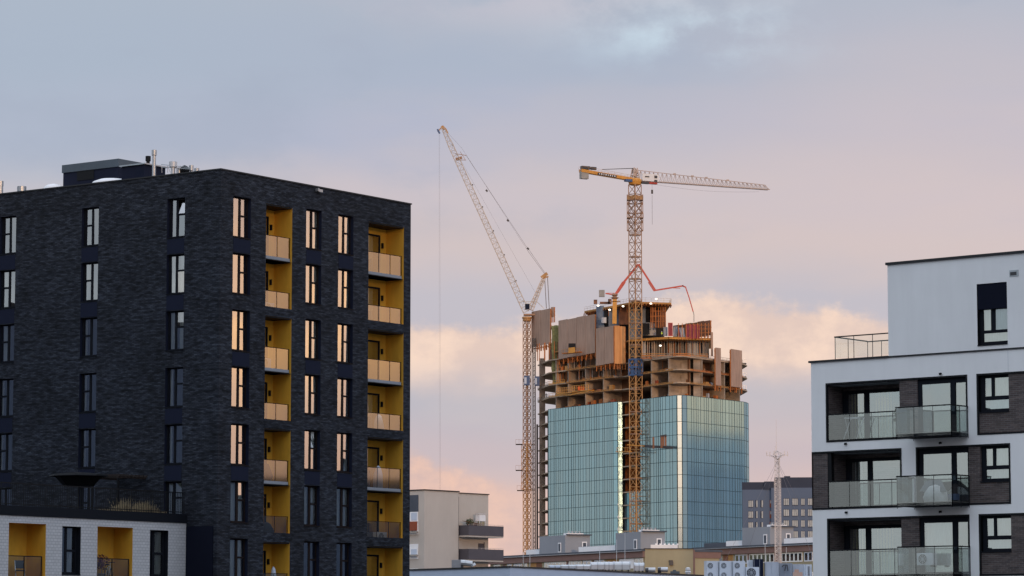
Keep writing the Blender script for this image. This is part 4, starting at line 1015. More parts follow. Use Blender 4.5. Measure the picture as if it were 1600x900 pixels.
# core above Z4 with the climbing platform
ZP = P(1045,473.5,893).z
m_ = MB(); q_, q2 = XYp(930,500,912.), XYp(1038,500,902.); m_.slab([(q_.x,q_.y,Z4),(q2.x,q2.y,Z4),(q2.x,q2.y,ZP-.5),(q_.x,q_.y,ZP-.5)],.6); m_.build('rear_wall', M['darkst'], tower)
m_ = MB(); r_ = random.Random(4)
def pxbox(m_, p0, p1, y0, y1, Y, dY): 
    a_, b_ = P(p0,y1,Y), P(p1,y0,Y); m_.box(a_.x,b_.x,Y,Y+dY,a_.z,b_.z)
for (p0,p1,y0,y1,Y,mt) in ((932,944,478,512,905,'bluegrey'),(944,951,482,507,904,'dark'),(951,968,480,512,903,'bluegrey'),(967,984,478,507,900,'plydk'),(984,1003,478,530,899,'bluegrey'),
        (1003,1009,478,524,897,'bluegrey'),(1009,1016,480,504,898,'dark'),(1009,1025,504,524,897,'palepanel'),(1018,1025,480,503,896,'plydk'),(1025,1040.5,486,512,894,'plydk'),(1003,1015,505,522,895,'dark')):
    m_ = MB(); pxbox(m_,p0,p1,y0,y1,Y,1.2); m_.build('core_wall', M[mt], tower)
m_ = MB()
for px in (1017,1020,1024,1029,1032.5,1036,1039.5): a_, b_ = P(px,480,893), P(px,512,893); m_.bar(a_,b_,.22)
for py in (486,494,502): m_.bar(P(1016,py,893),P(1040,py,893),.16)
m_.build('formwork_steel', M['rust'], tower)
cf = thing('climbing_platform', 'orange edged climbing work platform ringed by railings on top of the tower core', 'work platform', (*XYp(985,474,888.),ZP))
pp = [XYp(913,486,915.),XYp(990,474,889.),XYp(1049,473,892.),XYp(1040,470,915.),XYp(925,480,930.)]
m_ = MB(); m_.prism([(p.x,p.y) for p in pp], ZP-.5, ZP); m_.build('deck', M['deckwood'], cf)
m_ = MB()
for i in range(26): p_ = pp[0].lerp(pp[1],i/25) if i < 13 else pp[1].lerp(pp[2],(i-13)/12); p2 = p_+Vector((0,6)); m_.bar((p_.x,p_.y-.2,ZP-.75),(p2.x,p2.y,ZP-.75),.25)
for i in range(9): p_ = pp[0].lerp(pp[1],i/8)+Vector((0,1)); m_.bar((p_.x,p_.y,ZP-.7),(p_.x,p_.y,ZP-2.2-(i%3)*.5),.12)
m_.build('joists', M['rust'], cf)
m_ = MB()
for a_, b_ in ((pp[0],pp[1]),(pp[1],pp[2]),(pp[2],pp[3])):
    L = (b_-a_).length
    for hh in (.6,1.15): m_.bar((a_.x,a_.y,ZP+hh),(b_.x,b_.y,ZP+hh),.06)
    for i in range(int(L/1.8)+1): p_ = a_.lerp(b_, i*1.8/L); m_.bar((p_.x,p_.y,ZP),(p_.x,p_.y,ZP+1.15),.06)
m_.build('railing', M['cpale'], cf)
m_ = MB()
for px, w_, h_ in ((930.5,.5,1.2),(945,1.4,.6),(1006,1.2,.5),(1014,.8,.35),(953,.5,1.4)):
    q_ = XYp(px,475,895.); m_.box(q_.x-w_,q_.x+w_,q_.y,q_.y+1,ZP,ZP+h_)
m_.build('site_box', M['plydk'], cf)
for px, py, Y in ((934.5,477.5,893),(1025.3,467,893),(952.5,484,900),(973.5,478.5,888),(1017,474.2,888),(1031.8,540,883)):
    q_ = P(px,py,Y); m_ = MB(); m_.smooth = True; m_.lathe(q_, [(.1,-.22),(.3,-.14),(.34,0),(.28,.14),(.05,.22)], 10)
    o = m_.build('site_lamp', M['lamp'], None, q_)
    tag(o, {934.5:'lit work lamp at the left end of the top platform',1025.3:'brightest work lamp standing on the right half of the top platform',952.5:'lit lamp hanging under the top platform left of the yellow boom mast',973.5:'lit lamp just under the platform edge right of the yellow boom mast',1017:'lit lamp beneath the top platform edge just right of the crane mast',1031.8:'white work lamp among the steel props two floors below the platform'}[px], 'lamp', 'lit work lamps on the tower')
# ---- protection screens (timber faced)
def screen(quadpx, Ya, Yb, label, mat='ply', cols=2, th=.35, name='protection_screen', below=True, group='timber protection screens'):
    """quadpx: (x0,top0,bot0),(x1,top1,bot1)"""
    (x0,t0,b0),(x1,t1,b1) = quadpx
    a_, b_ = P(x0,t0,Ya), P(x1,t1,Yb); zt_ = (a_.z+b_.z)/2; zb_ = (P(x0,b0,Ya).z+P(x1,b1,Yb).z)/2
    yaw = math.atan2(b_.y-a_.y, b_.x-a_.x); F_ = Frame((a_.x,a_.y), yaw); L = (b_-a_).xy.length
    t = thing(name, label, 'formwork screen', (a_.x,a_.y,zb_), yaw, group)
    for i in range(cols):
        m_ = MB(F_); dz = (i%2)*.12; m_.box(L*i/cols+.06, L*(i+1)/cols-.06, -.12, 0, zb_+dz*.7, zt_-dz); 
        n = max(2,int(L/cols/1.2))
        m_.build('screen_panel', M[mat], t)
    m_ = MB(F_)
    for i in range(cols*2+1): m_.box(L*i/(cols*2)-.1, L*i/(cols*2)+.1, .003, .25, zb_-1.6, zt_-.2)
    for f_ in (.1,.5,.9): m_.box(0,L,.26,.4,zb_+(zt_-zb_)*f_,zb_+(zt_-zb_)*f_+.25)
    m_.build('steel_frame', M['rust'], t)
    if below:
        m_ = MB(F_)
        for i in range(int(L/1.1)): x_ = .5+i*1.1; m_.bar((x_,.1,zb_),(x_+.05,.9,zb_-.7),.18); m_.bar((x_,.9,zb_-.1),(x_,.9,zb_-.9-(i%2)*.5),.2)
        m_.build('bracket', M['rust'], t)
    return t
screen(((831,487,542),(860,481.5,538)), 941, 930, 'weathered timber screen at the far left beside the luffing crane, tallest of the row', cols=2)
screen(((861,480,497),(866,479.5,494)), 931, 930, 'small grey screen fragment behind the top right corner of the far left screen', cols=1, below=False)
screen(((873,499.5,561),(930,492,552)), 924, 904, 'widest grey brown timber screen with a dark hatch and orange ledge', cols=4)
screen(((931.5,512.5,571),(959,509,568)), 902.5, 893.5, 'timber screen in the middle of the tower just left of the orange one', cols=2)
screen(((960,509.5,567),(977,508.5,570)), 893.2, 894.5, 'plywood screen coloured orange as if warmly lit, right beside the yellow crane mast', 'plylit', cols=2)
screen(((1117.5,543,602),(1126,544,602.5)), 884.8, 887, 'narrow pale timber screen on the right side of the tower', cols=1)
screen(((1141.5,545.5,604),(1159,547.5,606)), 892, 897.5, 'pinkish timber screen nearest the right edge of the tower', cols=1)
screen(((1052,509,527),(1110,499.5,531)), 905, 888, 'rust brown slanting formwork wall on the upper deck, seen from inside', 'plydk', cols=6, below=False, name='formwork_wall')
m_ = MB(); pxbox(m_,1111,1114,519,556,887,.8); o = m_.build('formwork_panel', M['ply'], None, P(1112,556,887)); tag(o, 'thin pale upright panel edge right of the rust brown formwork wall', 'formwork panel')
m_ = MB(); 
for px in (1060,1066,1072,1078,1084,1090,1096,1102,1107): m_.bar(P(px,505,886),P(px,531,884.5),.16)
for py in (508,514,520,526): m_.bar(P(1088,py,886),P(1109,py,885),.13)
m_.build('formwork_braces', M['rust'], tower)
# dark hatch and orange ledge of the widest screen
lg = thing('loading_ledge', 'orange loading ledge with railing under a dark hatch in the widest screen', 'work platform', P(892,553,912))
m_ = MB(); a_ = P(889,545,912.5); 
q_ = P(893.5,543,913); m_.box(q_.x-1.,q_.x+1.1,q_.y-1.3,q_.y-.6,q_.z-.9,q_.z+1.1); m_.build('hatch', M['dark'], lg)
m_ = MB(); a_, b_ = P(878,553,915), P(905,550.5,908.5); m_.add([a_,b_,b_+Vector((.9,1.4,0)),a_+Vector((.9,1.4,0)),a_+Vector((0,0,.3)),b_+Vector((0,0,.3)),b_+Vector((.9,1.4,.3)),a_+Vector((.9,1.4,.3))],[(0,3,2,1),(4,5,6,7),(0,1,5,4),(1,2,6,5),(2,3,7,6),(3,0,4,7)]); m_.build('deck', M['rust'], lg)
m_ = MB(); c_ = P(888.5,552,911.5); d_ = P(898.5,551,909.5); m_.slab([c_,d_,d_+Vector((0,0,1.6)),c_+Vector((0,0,1.6))],.1); m_.build('toe_board', M['cy'], lg)
m_ = MB(); m_.bar(a_+Vector((0,0,1.2)),b_+Vector((0,0,1.2)),.08)
for i in range(7): p_ = a_.lerp(b_,i/6); m_.bar(p_,p_+Vector((0,0,1.2)),.08)
m_.build('railing', M['deckwood'], lg)
# green net tube
nt_ = MB(); q_ = P(869,560,929); nt_.smooth = True; prof = []; r_ = random.Random(2); n0 = P(866,600,929).z; n1 = P(866,509,929).z
k = 16; rows = 22
for j in range(rows+1):
    for i in range(k):
        t = 6.2832*i/k; rr_ = 1.05*(1+.10*math.sin(3*t+j*.8)+r_.uniform(-.06,.06)); wx = (1.25 if j > 4 else 1.05)
        nt_.v.append(Vector((q_.x+rr_*wx*math.cos(t)+ (j<8)*.35*0, q_.y+rr_*math.sin(t), n0+(n1-n0)*j/rows+r_.uniform(-.1,.1))))
    if j:
        for i in range(k): nt_.f.append([(j-1)*k+i,(j-1)*k+(i+1)%k,j*k+(i+1)%k,j*k+i]); nt_.mi.append(0)
nt_.f.append([rows*k+i for i in range(k)]); nt_.mi.append(0)
o = nt_.build('debris_chute', M['net'], None, (q_.x,q_.y,n0)); tag(o, 'green netted vertical shaft hanging between the two left timber screens', 'debris chute')
m_ = MB(); q_ = P(877.5,560,926); 
for dx in (-.5,.5): m_.bar((q_.x+dx,q_.y,P(877,598,926).z),(q_.x+dx,q_.y,P(877,560,926).z),.3)
m_.build('formwork_steel', M['rust'], tower)
# yellow cantilever loading platforms on the left face
def loadplat(p0, p1, py, Ya, Yb, label):
    a_, b_ = P(p0,py,Ya), P(p1,py-(p1-p0)*.08,Yb); t = thing('loading_platform', label, 'work platform', a_); ins = Vector((1.6,1.0,0)); 
    m_ = MB(); m_.add([a_,b_,b_+ins,a_+ins,a_-Vector((0,0,.25)),b_-Vector((0,0,.25)),b_+ins-Vector((0,0,.25)),a_+ins-Vector((0,0,.25))],[(0,1,2,3),(7,6,5,4),(4,5,1,0),(5,6,2,1),(6,7,3,2),(7,4,0,3)]); m_.build('deck', M['cy'], t)
    m_ = MB(); h_ = Vector((0,0,1.5))
    for hh in (.75,1.5): m_.bar(a_+Vector((0,0,hh)),b_+Vector((0,0,hh)),.11)
    n = max(3,int((b_-a_).length/1.3))
    for i in range(n+1): p_ = a_.lerp(b_,i/n); m_.bar(p_,p_+h_,.12)
    m_.build('railing', M['cy'], t); return t
loadplat(870,892,614.5,921,912.5,'yellow railed loading platform on the left face, the one without a load')
lp = loadplat(894,919.5,611,911,903,'yellow railed loading platform carrying an orange load above the glass')
m_ = MB(); a_ = P(903,610,907.2); m_.box(a_.x,a_.x+1.9,a_.y,a_.y+1.,a_.z,a_.z+1.1); o = m_.build('material_pallet', pbr('orange_wrap',(.60,.11,.02),.6,.2,1), None, a_); tag(o, 'bright orange wrapped load standing on the right yellow platform', 'pallet load')
m_ = MB(); m_.bar(P(893,616.5,911),P(919,611.5,903.5),.22); m_.bar(P(872,617,921),P(893,617.2,912),.22); m_.build('platform_beam', M['cy'], tower)
# little projecting platforms on the far right edge
for i, py in enumerate((567,588,608)):
    q_ = P(1163,py,903.); t = thing('edge_platform', ('top','middle','lowest')[i]+' of three tiny grey platforms jutting from the tower right edge', 'work platform', q_, 0, 'small platforms on the tower right edge')
    m_ = MB(); m_.box(q_.x-1.2,q_.x+.6,q_.y,q_.y+2,q_.z-.3,q_.z); m_.build('deck', M['darkst'], t)
    m_ = MB()
    for dx in (-.5,.05,.6): m_.bar((q_.x+dx,q_.y,q_.z),(q_.x+dx,q_.y,q_.z+1.1),.06)
    m_.bar((q_.x-.5,q_.y,q_.z+1.1),(q_.x+.6,q_.y,q_.z+1.1),.06); m_.build('railing', M['zinc'], t)
# red formwork and pale panels on the upper deck
def deckpanel(p0,p1,y0,y1,Y,mat,label,lean=0,name='formwork_panel'):
    a_, b_ = P(p0,y1,Y), P(p1,y0,Y); t = thing(name, label, 'formwork panel', a_); l_ = Vector((lean,.5,b_.z-a_.z)); w_ = Vector((b_.x-a_.x,0,0))
    m_ = MB(); m_.slab([a_,a_+w_,a_+w_+l_,a_+l_],-.2); m_.build('panel_face', M[mat], t)
    m_ = MB()
    for f_ in (.03,.35,.65,.97): m_.bar(a_+w_*f_+Vector((0,-.2,0)),a_+w_*f_+l_+Vector((0,-.2,0)),.11)
    for f_ in (.02,.98): m_.bar(a_+l_*f_+Vector((0,-.2,0)),a_+l_*f_+w_+Vector((0,-.2,0)),.11)
    m_.build('panel_ribs', M['red' if 'red' in mat else 'greyr'], t); return t
deckpanel(1044,1051,504,525,887,'redform','dark red narrow upright formwork panel left of the leaning grey panels')
deckpanel(1072,1093,507,529,885.5,'redform','wide dark red formwork panel with crimson ribs on the upper deck')
deckpanel(1051.5,1057.5,510,526,887.5,'palepanel','pale grey panel leaning just right of the narrow red formwork',.3)
deckpanel(1060.5,1071,512,527,886.5,'palepanel','pale grey leaning panel between the yellow vested worker and the red formwork',-.4)
deckpanel(1037,1043,511,525,888.5,'palepanel','pale grey panel left of the narrow red formwork, nearest the core')
m_ = MB(); m_.bar(P(1059,511,886),P(1063,526,885.8),.35); m_.build('formwork_steel', M['redform'], tower)
m_ = MB(); q_ = P(940,504,903); m_.box(q_.x-.1,q_.x+1.3,q_.y-2,q_.y,q_.z-.3,q_.z+1.3); o = m_.build('site_cabin', M['acwhite'], None, P(940,506,902)); tag(o, 'small white control cabin between the timber screens under the platform', 'cabin')
# middle blue collar and ledges on the glass
m_ = MB()
# suspended platform on the mid facade
gp = thing('suspended_platform', 'dark suspended platform on the glass holding upright brown panels', 'work platform', P(1010,699,884))
m_ = MB(); m_.bar(P(1005,697,881),P(1050,699.5,870.5),.7,.75); m_.build('deck', M['darkst'], gp)
for px, y0, y1, w_ in ((1021,683,701,.55),(1033.5,681,700,.35),(1036.5,681,700,.35),(1040,681,700,.35)):
    m_ = MB(); m_.bar(P(px,y0,873.5),P(px,y1,873.5),w_*1.3,.5); m_.build('stored_panel', M['plydk'], gp)
m_ = MB(); m_.bar(P(1031.5,681.5,873.5),P(1041.5,680,873),.45); m_.build('top_bar', M['darkst'], gp)
mp_ = thing('mast_platform', 'yellow access bridge from the crane mast across the cream glass strip', 'work platform', P(975,704,892))
m_ = MB(); a_, b_ = P(964,706,896), P(985,706,886); m_.bar(a_,b_,1.0,.22); m_.bar(P(981,695,884),P(1008,697,880),.8,.22); m_.build('deck', M['cy'], mp_)
m_ = MB()
for i in range(6): p_ = a_.lerp(b_,i/5); m_.bar(p_,p_+Vector((0,0,1.2)),.1)
m_.bar(a_+Vector((0,0,1.2)),b_+Vector((0,0,1.2)),.1); m_.build('railing', M['cy'], mp_)

# ================================================================= CRANES
def lattice(m_, p, q, w0, w1, bays, up=None, ch=.2, br=.1, tri=False, hor=True, tri_up=1, style='z'):
    """4- or 3-chord lattice from p to q"""
    p, q = Vector(p), Vector(q); d = (q-p).normalized(); up = Vector(up or (0,0,1)); a_ = d.cross(up).normalized(); b_ = a_.cross(d).normalized()
    def ring(t):
        w = w0+(w1-w0)*t; c_ = p.lerp(q,t)
        if tri: return [c_-a_*w/2, c_+a_*w/2, c_+b_*w*tri_up]
        return [c_-a_*w/2-b_*w/2, c_+a_*w/2-b_*w/2, c_+a_*w/2+b_*w/2, c_-a_*w/2+b_*w/2]
    R_ = [ring(i/bays) for i in range(bays+1)]; n = len(R_[0])
    for k in range(n): m_.bar(R_[0][k], R_[-1][k], ch)
    for i in range(bays):
        for k in range(n):
            k2 = (k+1)%n
            if style == 'x': m_.bar(R_[i][k],R_[i+1][k2],br); m_.bar(R_[i][k2],R_[i+1][k],br)
            elif style == 'k':
                mid = (R_[i][k]+R_[i][k2]+R_[i+1][k]+R_[i+1][k2])/4
                m_.bar(R_[i][k] if i%2 else R_[i][k2], R_[i+1][k2] if i%2 else R_[i+1][k], br)
            else: m_.bar(R_[i][k] if (i+k)%2 else R_[i][k2], R_[i+1][k2] if (i+k)%2 else R_[i+1][k], br)
            if hor: m_.bar(R_[i][k],R_[i][k2],br)
    return m_
CY = 888.8
cb = P(992,700,CY); cx_, cy_ = P(992,281,CY).x, CY
cx0 = P(993,800,CY).x
top = P(992,282,CY).z
crane = thing('tower_crane', 'yellow flat-top tower crane rising in front of the glass with horizontal jib', 'crane', (cx_,cy_,0))
dg = Vector((1,1,0)).normalized()
z = 0; ms = 2.55
segs = [(0, P(992,470,CY).z, 'cy2'), (P(992,470,CY).z, top-1.2, 'cmast')]
for z0, z1, mt in segs:
    m_ = MB(); n = int((z1-z0)/2.6); m_ = lattice(m_, (cx_,cy_,z0), (cx_,cy_,z1), ms, ms, n, up=Vector((1,1,0)), ch=.24, br=.13, style='k'); m_.build('mast', M[mt], crane)
for i in range(int(top/6.3)):
    m_ = MB()
    z_ = 3+i*6.3; 
    if z_ > top-12: break
    r_ = ms/2*1.42
    for k in range(4): t = math.pi/2*k; t2 = t+math.pi/2; m_.bar((cx_+r_*math.cos(t),cy_+r_*math.sin(t),z_),(cx_+r_*math.cos(t2),cy_+r_*math.sin(t2),z_),.26)
    m_.build('mast_joint', M['cmast'], crane)
def cage(pt_, pb, w_, mat, name='climbing_cage'):
    m_ = MB(); zt_, zb_ = P(992,pt_,CY).z, P(992,pb,CY).z; lattice(m_, (cx_,cy_,zb_), (cx_,cy_,zt_), w_, w_, max(2,int((zt_-zb_)/2.2)), up=Vector((1,1,0)), ch=.22, br=.12, style='x'); return m_.build(name, M[mat], crane)
cage(304,361,3.15,'cmast')
for py, ex in ((312.5,4.6),(340.5,4.7)):
    z_ = P(992,py,CY).z; t = MB(); r_ = ex*.5
    for dx in (-1,1): t.box(cx_+dx*r_-.9*(dx>0)-.0,cx_+dx*r_+.9*(dx<0),cy_-1,cy_+1,z_-.2,z_)
    t.box(cx_-r_,cx_+r_,cy_-1.9,cy_-1.5,z_-.15,z_)
    for dx in (-r_,-r_+.9,r_-.9,r_): t.bar((cx_+dx,cy_-1,z_),(cx_+dx,cy_-1,z_+1.2),.07)
    for dx in (-r_,r_-.9): t.bar((cx_+dx,cy_-1,z_+1.2),(cx_+dx+.9,cy_-1,z_+1.2),.07)
    t.build('mast_walkway', M['cmast'], crane)
m_ = MB(); z_ = P(992,309,CY).z; r_ = 1.95
for k in range(4): t = math.pi/2*k; t2 = t+math.pi/2; m_.bar((cx_+r_*1.1*math.cos(t),cy_+r_*1.1*math.sin(t),z_),(cx_+r_*1.1*math.cos(t2),cy_+r_*1.1*math.sin(t2),z_),.12,1.0)
m_.build('collar_frame', M['cy2'], crane)
# blue collar
m_ = MB(); za, zb2 = P(992,586,CY).z, P(992,562,CY).z; r_ = 1.95
for k in range(4):
    t = math.pi/2*k; t2 = t+math.pi/2; A_, B_ = Vector((cx_+r_*math.cos(t),cy_+r_*math.sin(t),0)), Vector((cx_+r_*math.cos(t2),cy_+r_*math.sin(t2),0))
    for z_ in (za,(za+zb2)/2,zb2): m_.bar(A_+Vector((0,0,z_)),B_+Vector((0,0,z_)),.14,.5)
    m_.bar(A_+Vector((0,0,za)),B_+Vector((0,0,zb2)),.25); m_.bar(A_+Vector((0,0,zb2)),B_+Vector((0,0,za)),.25); m_.bar(A_+Vector((0,0,za)),A_+Vector((0,0,zb2)),.3)
    m_.bar(A_.lerp(B_,.3)+Vector((0,0,za+.8)),A_.lerp(B_,.7)+Vector((0,0,za+.8)),.12,1.2)
m_.build('tie_collar', M['blue'], crane)
# slewing ring, tower head
m_ = MB(); m_.lathe((cx_,cy_,0), [(1.2,top-1.4),(1.7,top-1.2),(1.9,top-.3),(1.9,top+.2),(1.5,top+.5)], 16); m_.build('slewing_ring', M['cy'], crane)
jd = Vector((.893,.45,0)).normalized(); jn = Vector((jd.y,-jd.x,0))
C0 = Vector((cx_,cy_,top+.3)); hh = Vector((0,0,1))
m_ = MB(); lattice(m_, C0, C0+hh*3.3, 2.0, 1.0, 3, up=jd, ch=.3, br=.2); m_.box(cx_-.5,cx_+.5,cy_-.5,cy_+.5,C0.z,C0.z+2.6); m_.build('tower_head', M['cjib'], crane)
m_ = MB(); jl = 44.5
J0 = C0+jd*1.2; J1 = C0+jd*jl
a_, b_ = J0-hh*.3, J1-hh*.1
n = 30
for s_ in (-.75,.75): m_.bar(a_+jn*s_, b_+jn*s_*.8, .22)
ta, tb = J0+hh*2.7, J1-jd*1.2+hh*1.2
m_.bar(ta, tb, .17)
for i in range(n):
    f0, f1 = i/n, (i+.5)/n; f2 = (i+1)/n; T0 = ta.lerp(tb, f1); 
    for s_ in (-.75,.75): m_.bar(a_.lerp(b_,f0)+jn*s_*(1-.2*f0), T0, .085); m_.bar(a_.lerp(b_,f2)+jn*s_*(1-.2*f2), T0, .085)
    m_.bar(a_.lerp(b_,f0)-jn*.72, a_.lerp(b_,f2)+jn*.72, .08)
m_.bar(b_, tb, .15)
for f_ in (.28,.42,.53,.7): q_ = ta.lerp(tb,f_); m_.box(q_.x-.4,q_.x+.4,q_.y-.2,q_.y+.2,q_.z-.1,q_.z+.35)
m_.build('jib', M['cjib'], crane)
m_ = MB(); K0, K1_ = C0-jd*.8, C0-jd*17.6+hh*1.35
for s_ in (-.65,.65): m_.bar(K0+jn*s_-hh*.1, K1_+jn*s_, .25, .85)
m_.build('counter_jib', M['cy'], crane)
m_ = MB()
for s_ in (-1.0,1.0):
    m_.bar(K0+jn*s_+hh*.9, K1_+jn*s_+hh*1.2, .05)
    for i in range(9): q_ = K0.lerp(K1_,i/8)+jn*s_; m_.bar(q_, q_+hh*1.0, .05)
m_.build('counter_jib_railing', M['cy2'], crane)
m_ = MB(); q_ = K1_+jd*1.8-hh*.2; q_ -= hh*.95+jd*.6; m_.bar(q_-jd*1.15, q_+jd*1.15, 1.3, 2.3); m_.build('counterweight', M['cwt'], crane)
m_ = MB(); q_ = K1_+jd*1.6+hh*.9; m_.bar(q_-jd*1.3, q_+jd*1.3, 1.2, .9); q_ = K1_+jd*4.2+hh*.9; m_.bar(q_-jd*.8,q_+jd*.8,.8,.8); m_.build('hoist_winch', M['darkst'], crane)
m_ = MB(); m_.bar(C0+hh*3.2, K1_+jd*7+hh*.8, .14); m_.bar(C0+hh*3.2-jd*.3+jn*.3, K1_+jd*7+hh*.8+jn*.3, .1); m_.build('tie_bar', M['darkst'], crane)
m_ = MB(); q_ = C0-jd*9.5+hh*.72; m_.bar(q_-jd*3+jn*1.0-hh*.0, q_+jd*3+jn*1.0-hh*.45, .1, .7); so_ = m_.build('sign_board', M['darkst'], crane)
m_ = MB()
for i in range(8): q2 = q_-jd*(2.5-i*.7)+jn*1.08-hh*(.03+i*.053); m_.bar(q2-hh*.18,q2+hh*.2,.12,.3 if i%2 else .2)
m_.build('sign_marks', M['sign'], so_)
m_ = MB(); q_ = J0+jd*3.2+jn*1.0+hh*.7; m_.bar(q_-jd*2.5, q_+jd*2.9, .12, 2.1); so_ = m_.build('white_cabin_board', M['sign'], crane)
m_ = MB(); q2 = J0+jd*5.0+jn*1.15+hh*1.0; m_.bar(q2-jd*.45,q2+jd*.45,.1,.7); q2 -= hh*1.1; m_.bar(q2-jd*.45,q2+jd*.45,.1,.5); q2 = J0+jd*2.2+jn*1.15+hh*.9; m_.bar(q2-jd*.7,q2+jd*.7,.1,.3); m_.build('board_marks', M['darkst'], so_)
m_ = MB(); q_ = C0-jd*2.6-hh*.6+jn*.8; m_.bar(q_-jd*1.1,q_+jd*1.1,1.0,.7); m_.build('blue_platform', M['blue'], crane)
m_ = MB(); q_ = J0+jd*.8-hh*1.0+jn*1.2; m_.bar(q_-jd*.6,q_+jd*1.8,1.0,.5); m_.build('cab_floor', M['darkst'], crane)
hk = J0+jd*4.4; m_ = MB(); m_.bar(hk-jd*1.5-hh*.75,hk+jd*1.5-hh*.75,.9,.5); m_.build('trolley', M['red'], crane)
m_ = MB(); zz = P(1015,299,CY+2).z; hx = Vector((hk.x,hk.y,0))
m_.bar(hk-hh*.8, hx+Vector((0,0,zz)), .06); m_.bar(hx+Vector((0,0,zz-1)), hx+Vector((0,0,P(1015,349,CY).z)), .09); m_.build('hoist_rope', M['rope'], crane)
m_ = MB(); m_.bar(hx+Vector((0,0,zz+.5)),hx+Vector((0,0,zz-.6)),.55); m_.build('hook_block', M['darkst'], crane)
m_ = MB(); pts = [J0+jd*(4+i*3.6)-hh*(.9+ 1.0*math.sin(math.pi*i/10)*.9) for i in range(11)]; m_.path(pts, .04); m_.build('trolley_rope', M['rope'], crane)

# luffing crane on the left
LY = 940.0
lx = P(823.5,600,LY).x
luff = thing('luffing_crane', 'pale luffing crane with steeply raised lattice boom left of the tower', 'crane', (lx,LY,0))
zt2 = P(823.5,499,LY).z
zmid = P(823.5,640,LY).z
for z0, z1, mt in ((0,P(823,690,LY).z,'cy2'),(P(823,690,LY).z,zt2,'cmast')):
    m_ = MB(); lattice(m_, (lx,LY,z0),(lx,LY,z1),1.7,1.7,int((z1-z0)/2.0),up=Vector((1,.8,0)),ch=.22,br=.12,style='x'); m_.build('mast', M[mt], luff)
m_ = MB(); m_.lathe((lx,LY,0), [(1.0,zt2-.6),(1.25,zt2-.4),(1.25,zt2+.2),(1.5,zt2+.25),(1.5,zt2+.7),(1.1,zt2+.8)], 14); m_.build('slewing_ring', M['cy2'], luff)
def LP(px, py): return P(px, py, LY)
m_ = MB(); m_.bar(LP(818,492)+Vector((0,0,0)), LP(846,492), 2.2, .5); m_.build('slewing_platform', M['cmast'], luff)
foot, tip = LP(822,487), LP(691.5,199)
m_ = MB(); pa, pb_ = foot, foot.lerp(tip,.9); lattice(m_, pa, pb_, 1.75, 1.5, 34, up=Vector((0,1,0)), ch=.17, br=.09); lattice(m_, pb_, tip, 1.5, .7, 4, up=Vector((0,1,0)), ch=.17, br=.09); m_.build('boom', M['cpale'], luff)
m_ = MB(); m_.path([LP(684,206),LP(692,196.5),LP(697,202),LP(700,208)],.3); m_.bar(LP(690,197),LP(694,203),.5); m_.build('boom_head', M['cy2'], luff)
m_ = MB(); m_.bar(LP(683.5,202),LP(687,208.5),.6,.5); m_.build('head_sheave', M['blue'], luff)
af = LP(852.5,428)
m_ = MB(); lattice(m_, LP(829,484), LP(850,434), 1.5, .9, 9, up=Vector((0,1,0)), ch=.22, br=.1); m_.bar(LP(829,484),af,.3); m_.path([LP(809,472),LP(838,470.5),LP(850,482)],.14); m_.build('a_frame', M['cpale'], luff)
m_ = MB(); m_.bar(LP(846,434),LP(855,427),.9); m_.bar(LP(847,435),LP(857,432),.4); m_.build('a_frame_head', M['cy2'], luff)
m_ = MB()
for x0, x1 in ((851,853.8),(855.5,858.2)): m_.bar(LP(x0,433),LP(x1,482),.22)
m_.build('pendant', M['rope'], luff)
m_ = MB(); m_.bar(LP(820,478), LP(828,478.5), 1.8, 2.0); m_.build('cab', M['acwhite'], luff)
m_ = MB(); q_ = LP(823.5,482)-Vector((0,1.1,0)); m_.box(q_.x-.55,q_.x+.75,q_.y,q_.y+.1,q_.z-.3,q_.z+1.3); m_.build('cab_window', M['navy'], luff)
m_ = MB()
m_.bar(af, LP(825,388), .09); m_.bar(LP(853,431), LP(824,391), .09); m_.bar(LP(825,389), LP(729,244), .08); m_.bar(LP(824,391), LP(722,232), .05); m_.bar(LP(838,460), LP(700,215), .04); m_.bar(LP(722,232), LP(700,208), .05)
m_.build('luffing_ropes', M['rope'], luff)
m_ = MB()
for px, py in ((825,388.5),(793.5,344.5),(760.5,298)): m_.bar(LP(px-1.3,py-1.3),LP(px+1.3,py+1.3),.5)
m_.build('rope_blocks', M['darkst'], luff)
m_ = MB(); m_.path([LP(711,240),LP(729,243)],.16); m_.path([LP(714,250),LP(727,250)],.16); m_.bar(LP(719,237),LP(728,251),.12); m_.bar(LP(712,249),LP(722,246),.7); m_.build('boom_struts', M['cmast'], luff)
m_ = MB()
m_.bar(LP(687,207), LP(688.5,765), .035); m_.bar(LP(686,207), LP(686.5,765), .03); m_.build('hoist_rope', M['rope'], luff)
for i, f_ in enumerate((.12,.27,.4,.52,.61)):
    pass
m_ = MB()
for f_ in (.16,.30,.43,.56,.68): q_ = foot.lerp(tip,f_)+Vector((.95,0,.35)); m_.bar(q_-Vector((.2,0,.15)),q_+Vector((.2,0,.15)),.35)
m_.build('boom_fittings', M['darkst'], luff)
for py, w_, sd in ((694,3.4,-1),(734.5,3.4,-1),(766,3.0,-1)):
    z_ = LP(823,py).z; m_ = MB(); m_.box(lx-w_,lx+2.6,LY-1.6,LY-1.2,z_-.2,z_); m_.box(lx-w_,lx-w_+2,LY-1.6,LY+1.2,z_-.2,z_-.05)
    for dx in (-w_,-w_+1.0,-w_+2.): m_.bar((lx+dx,LY-1.5,z_),(lx+dx,LY-1.5,z_+1.3),.06)
    m_.bar((lx-w_,LY-1.5,z_+1.3),(lx-w_+2,LY-1.5,z_+1.3),.06); m_.build('mast_walkway', M['cmast'], luff)
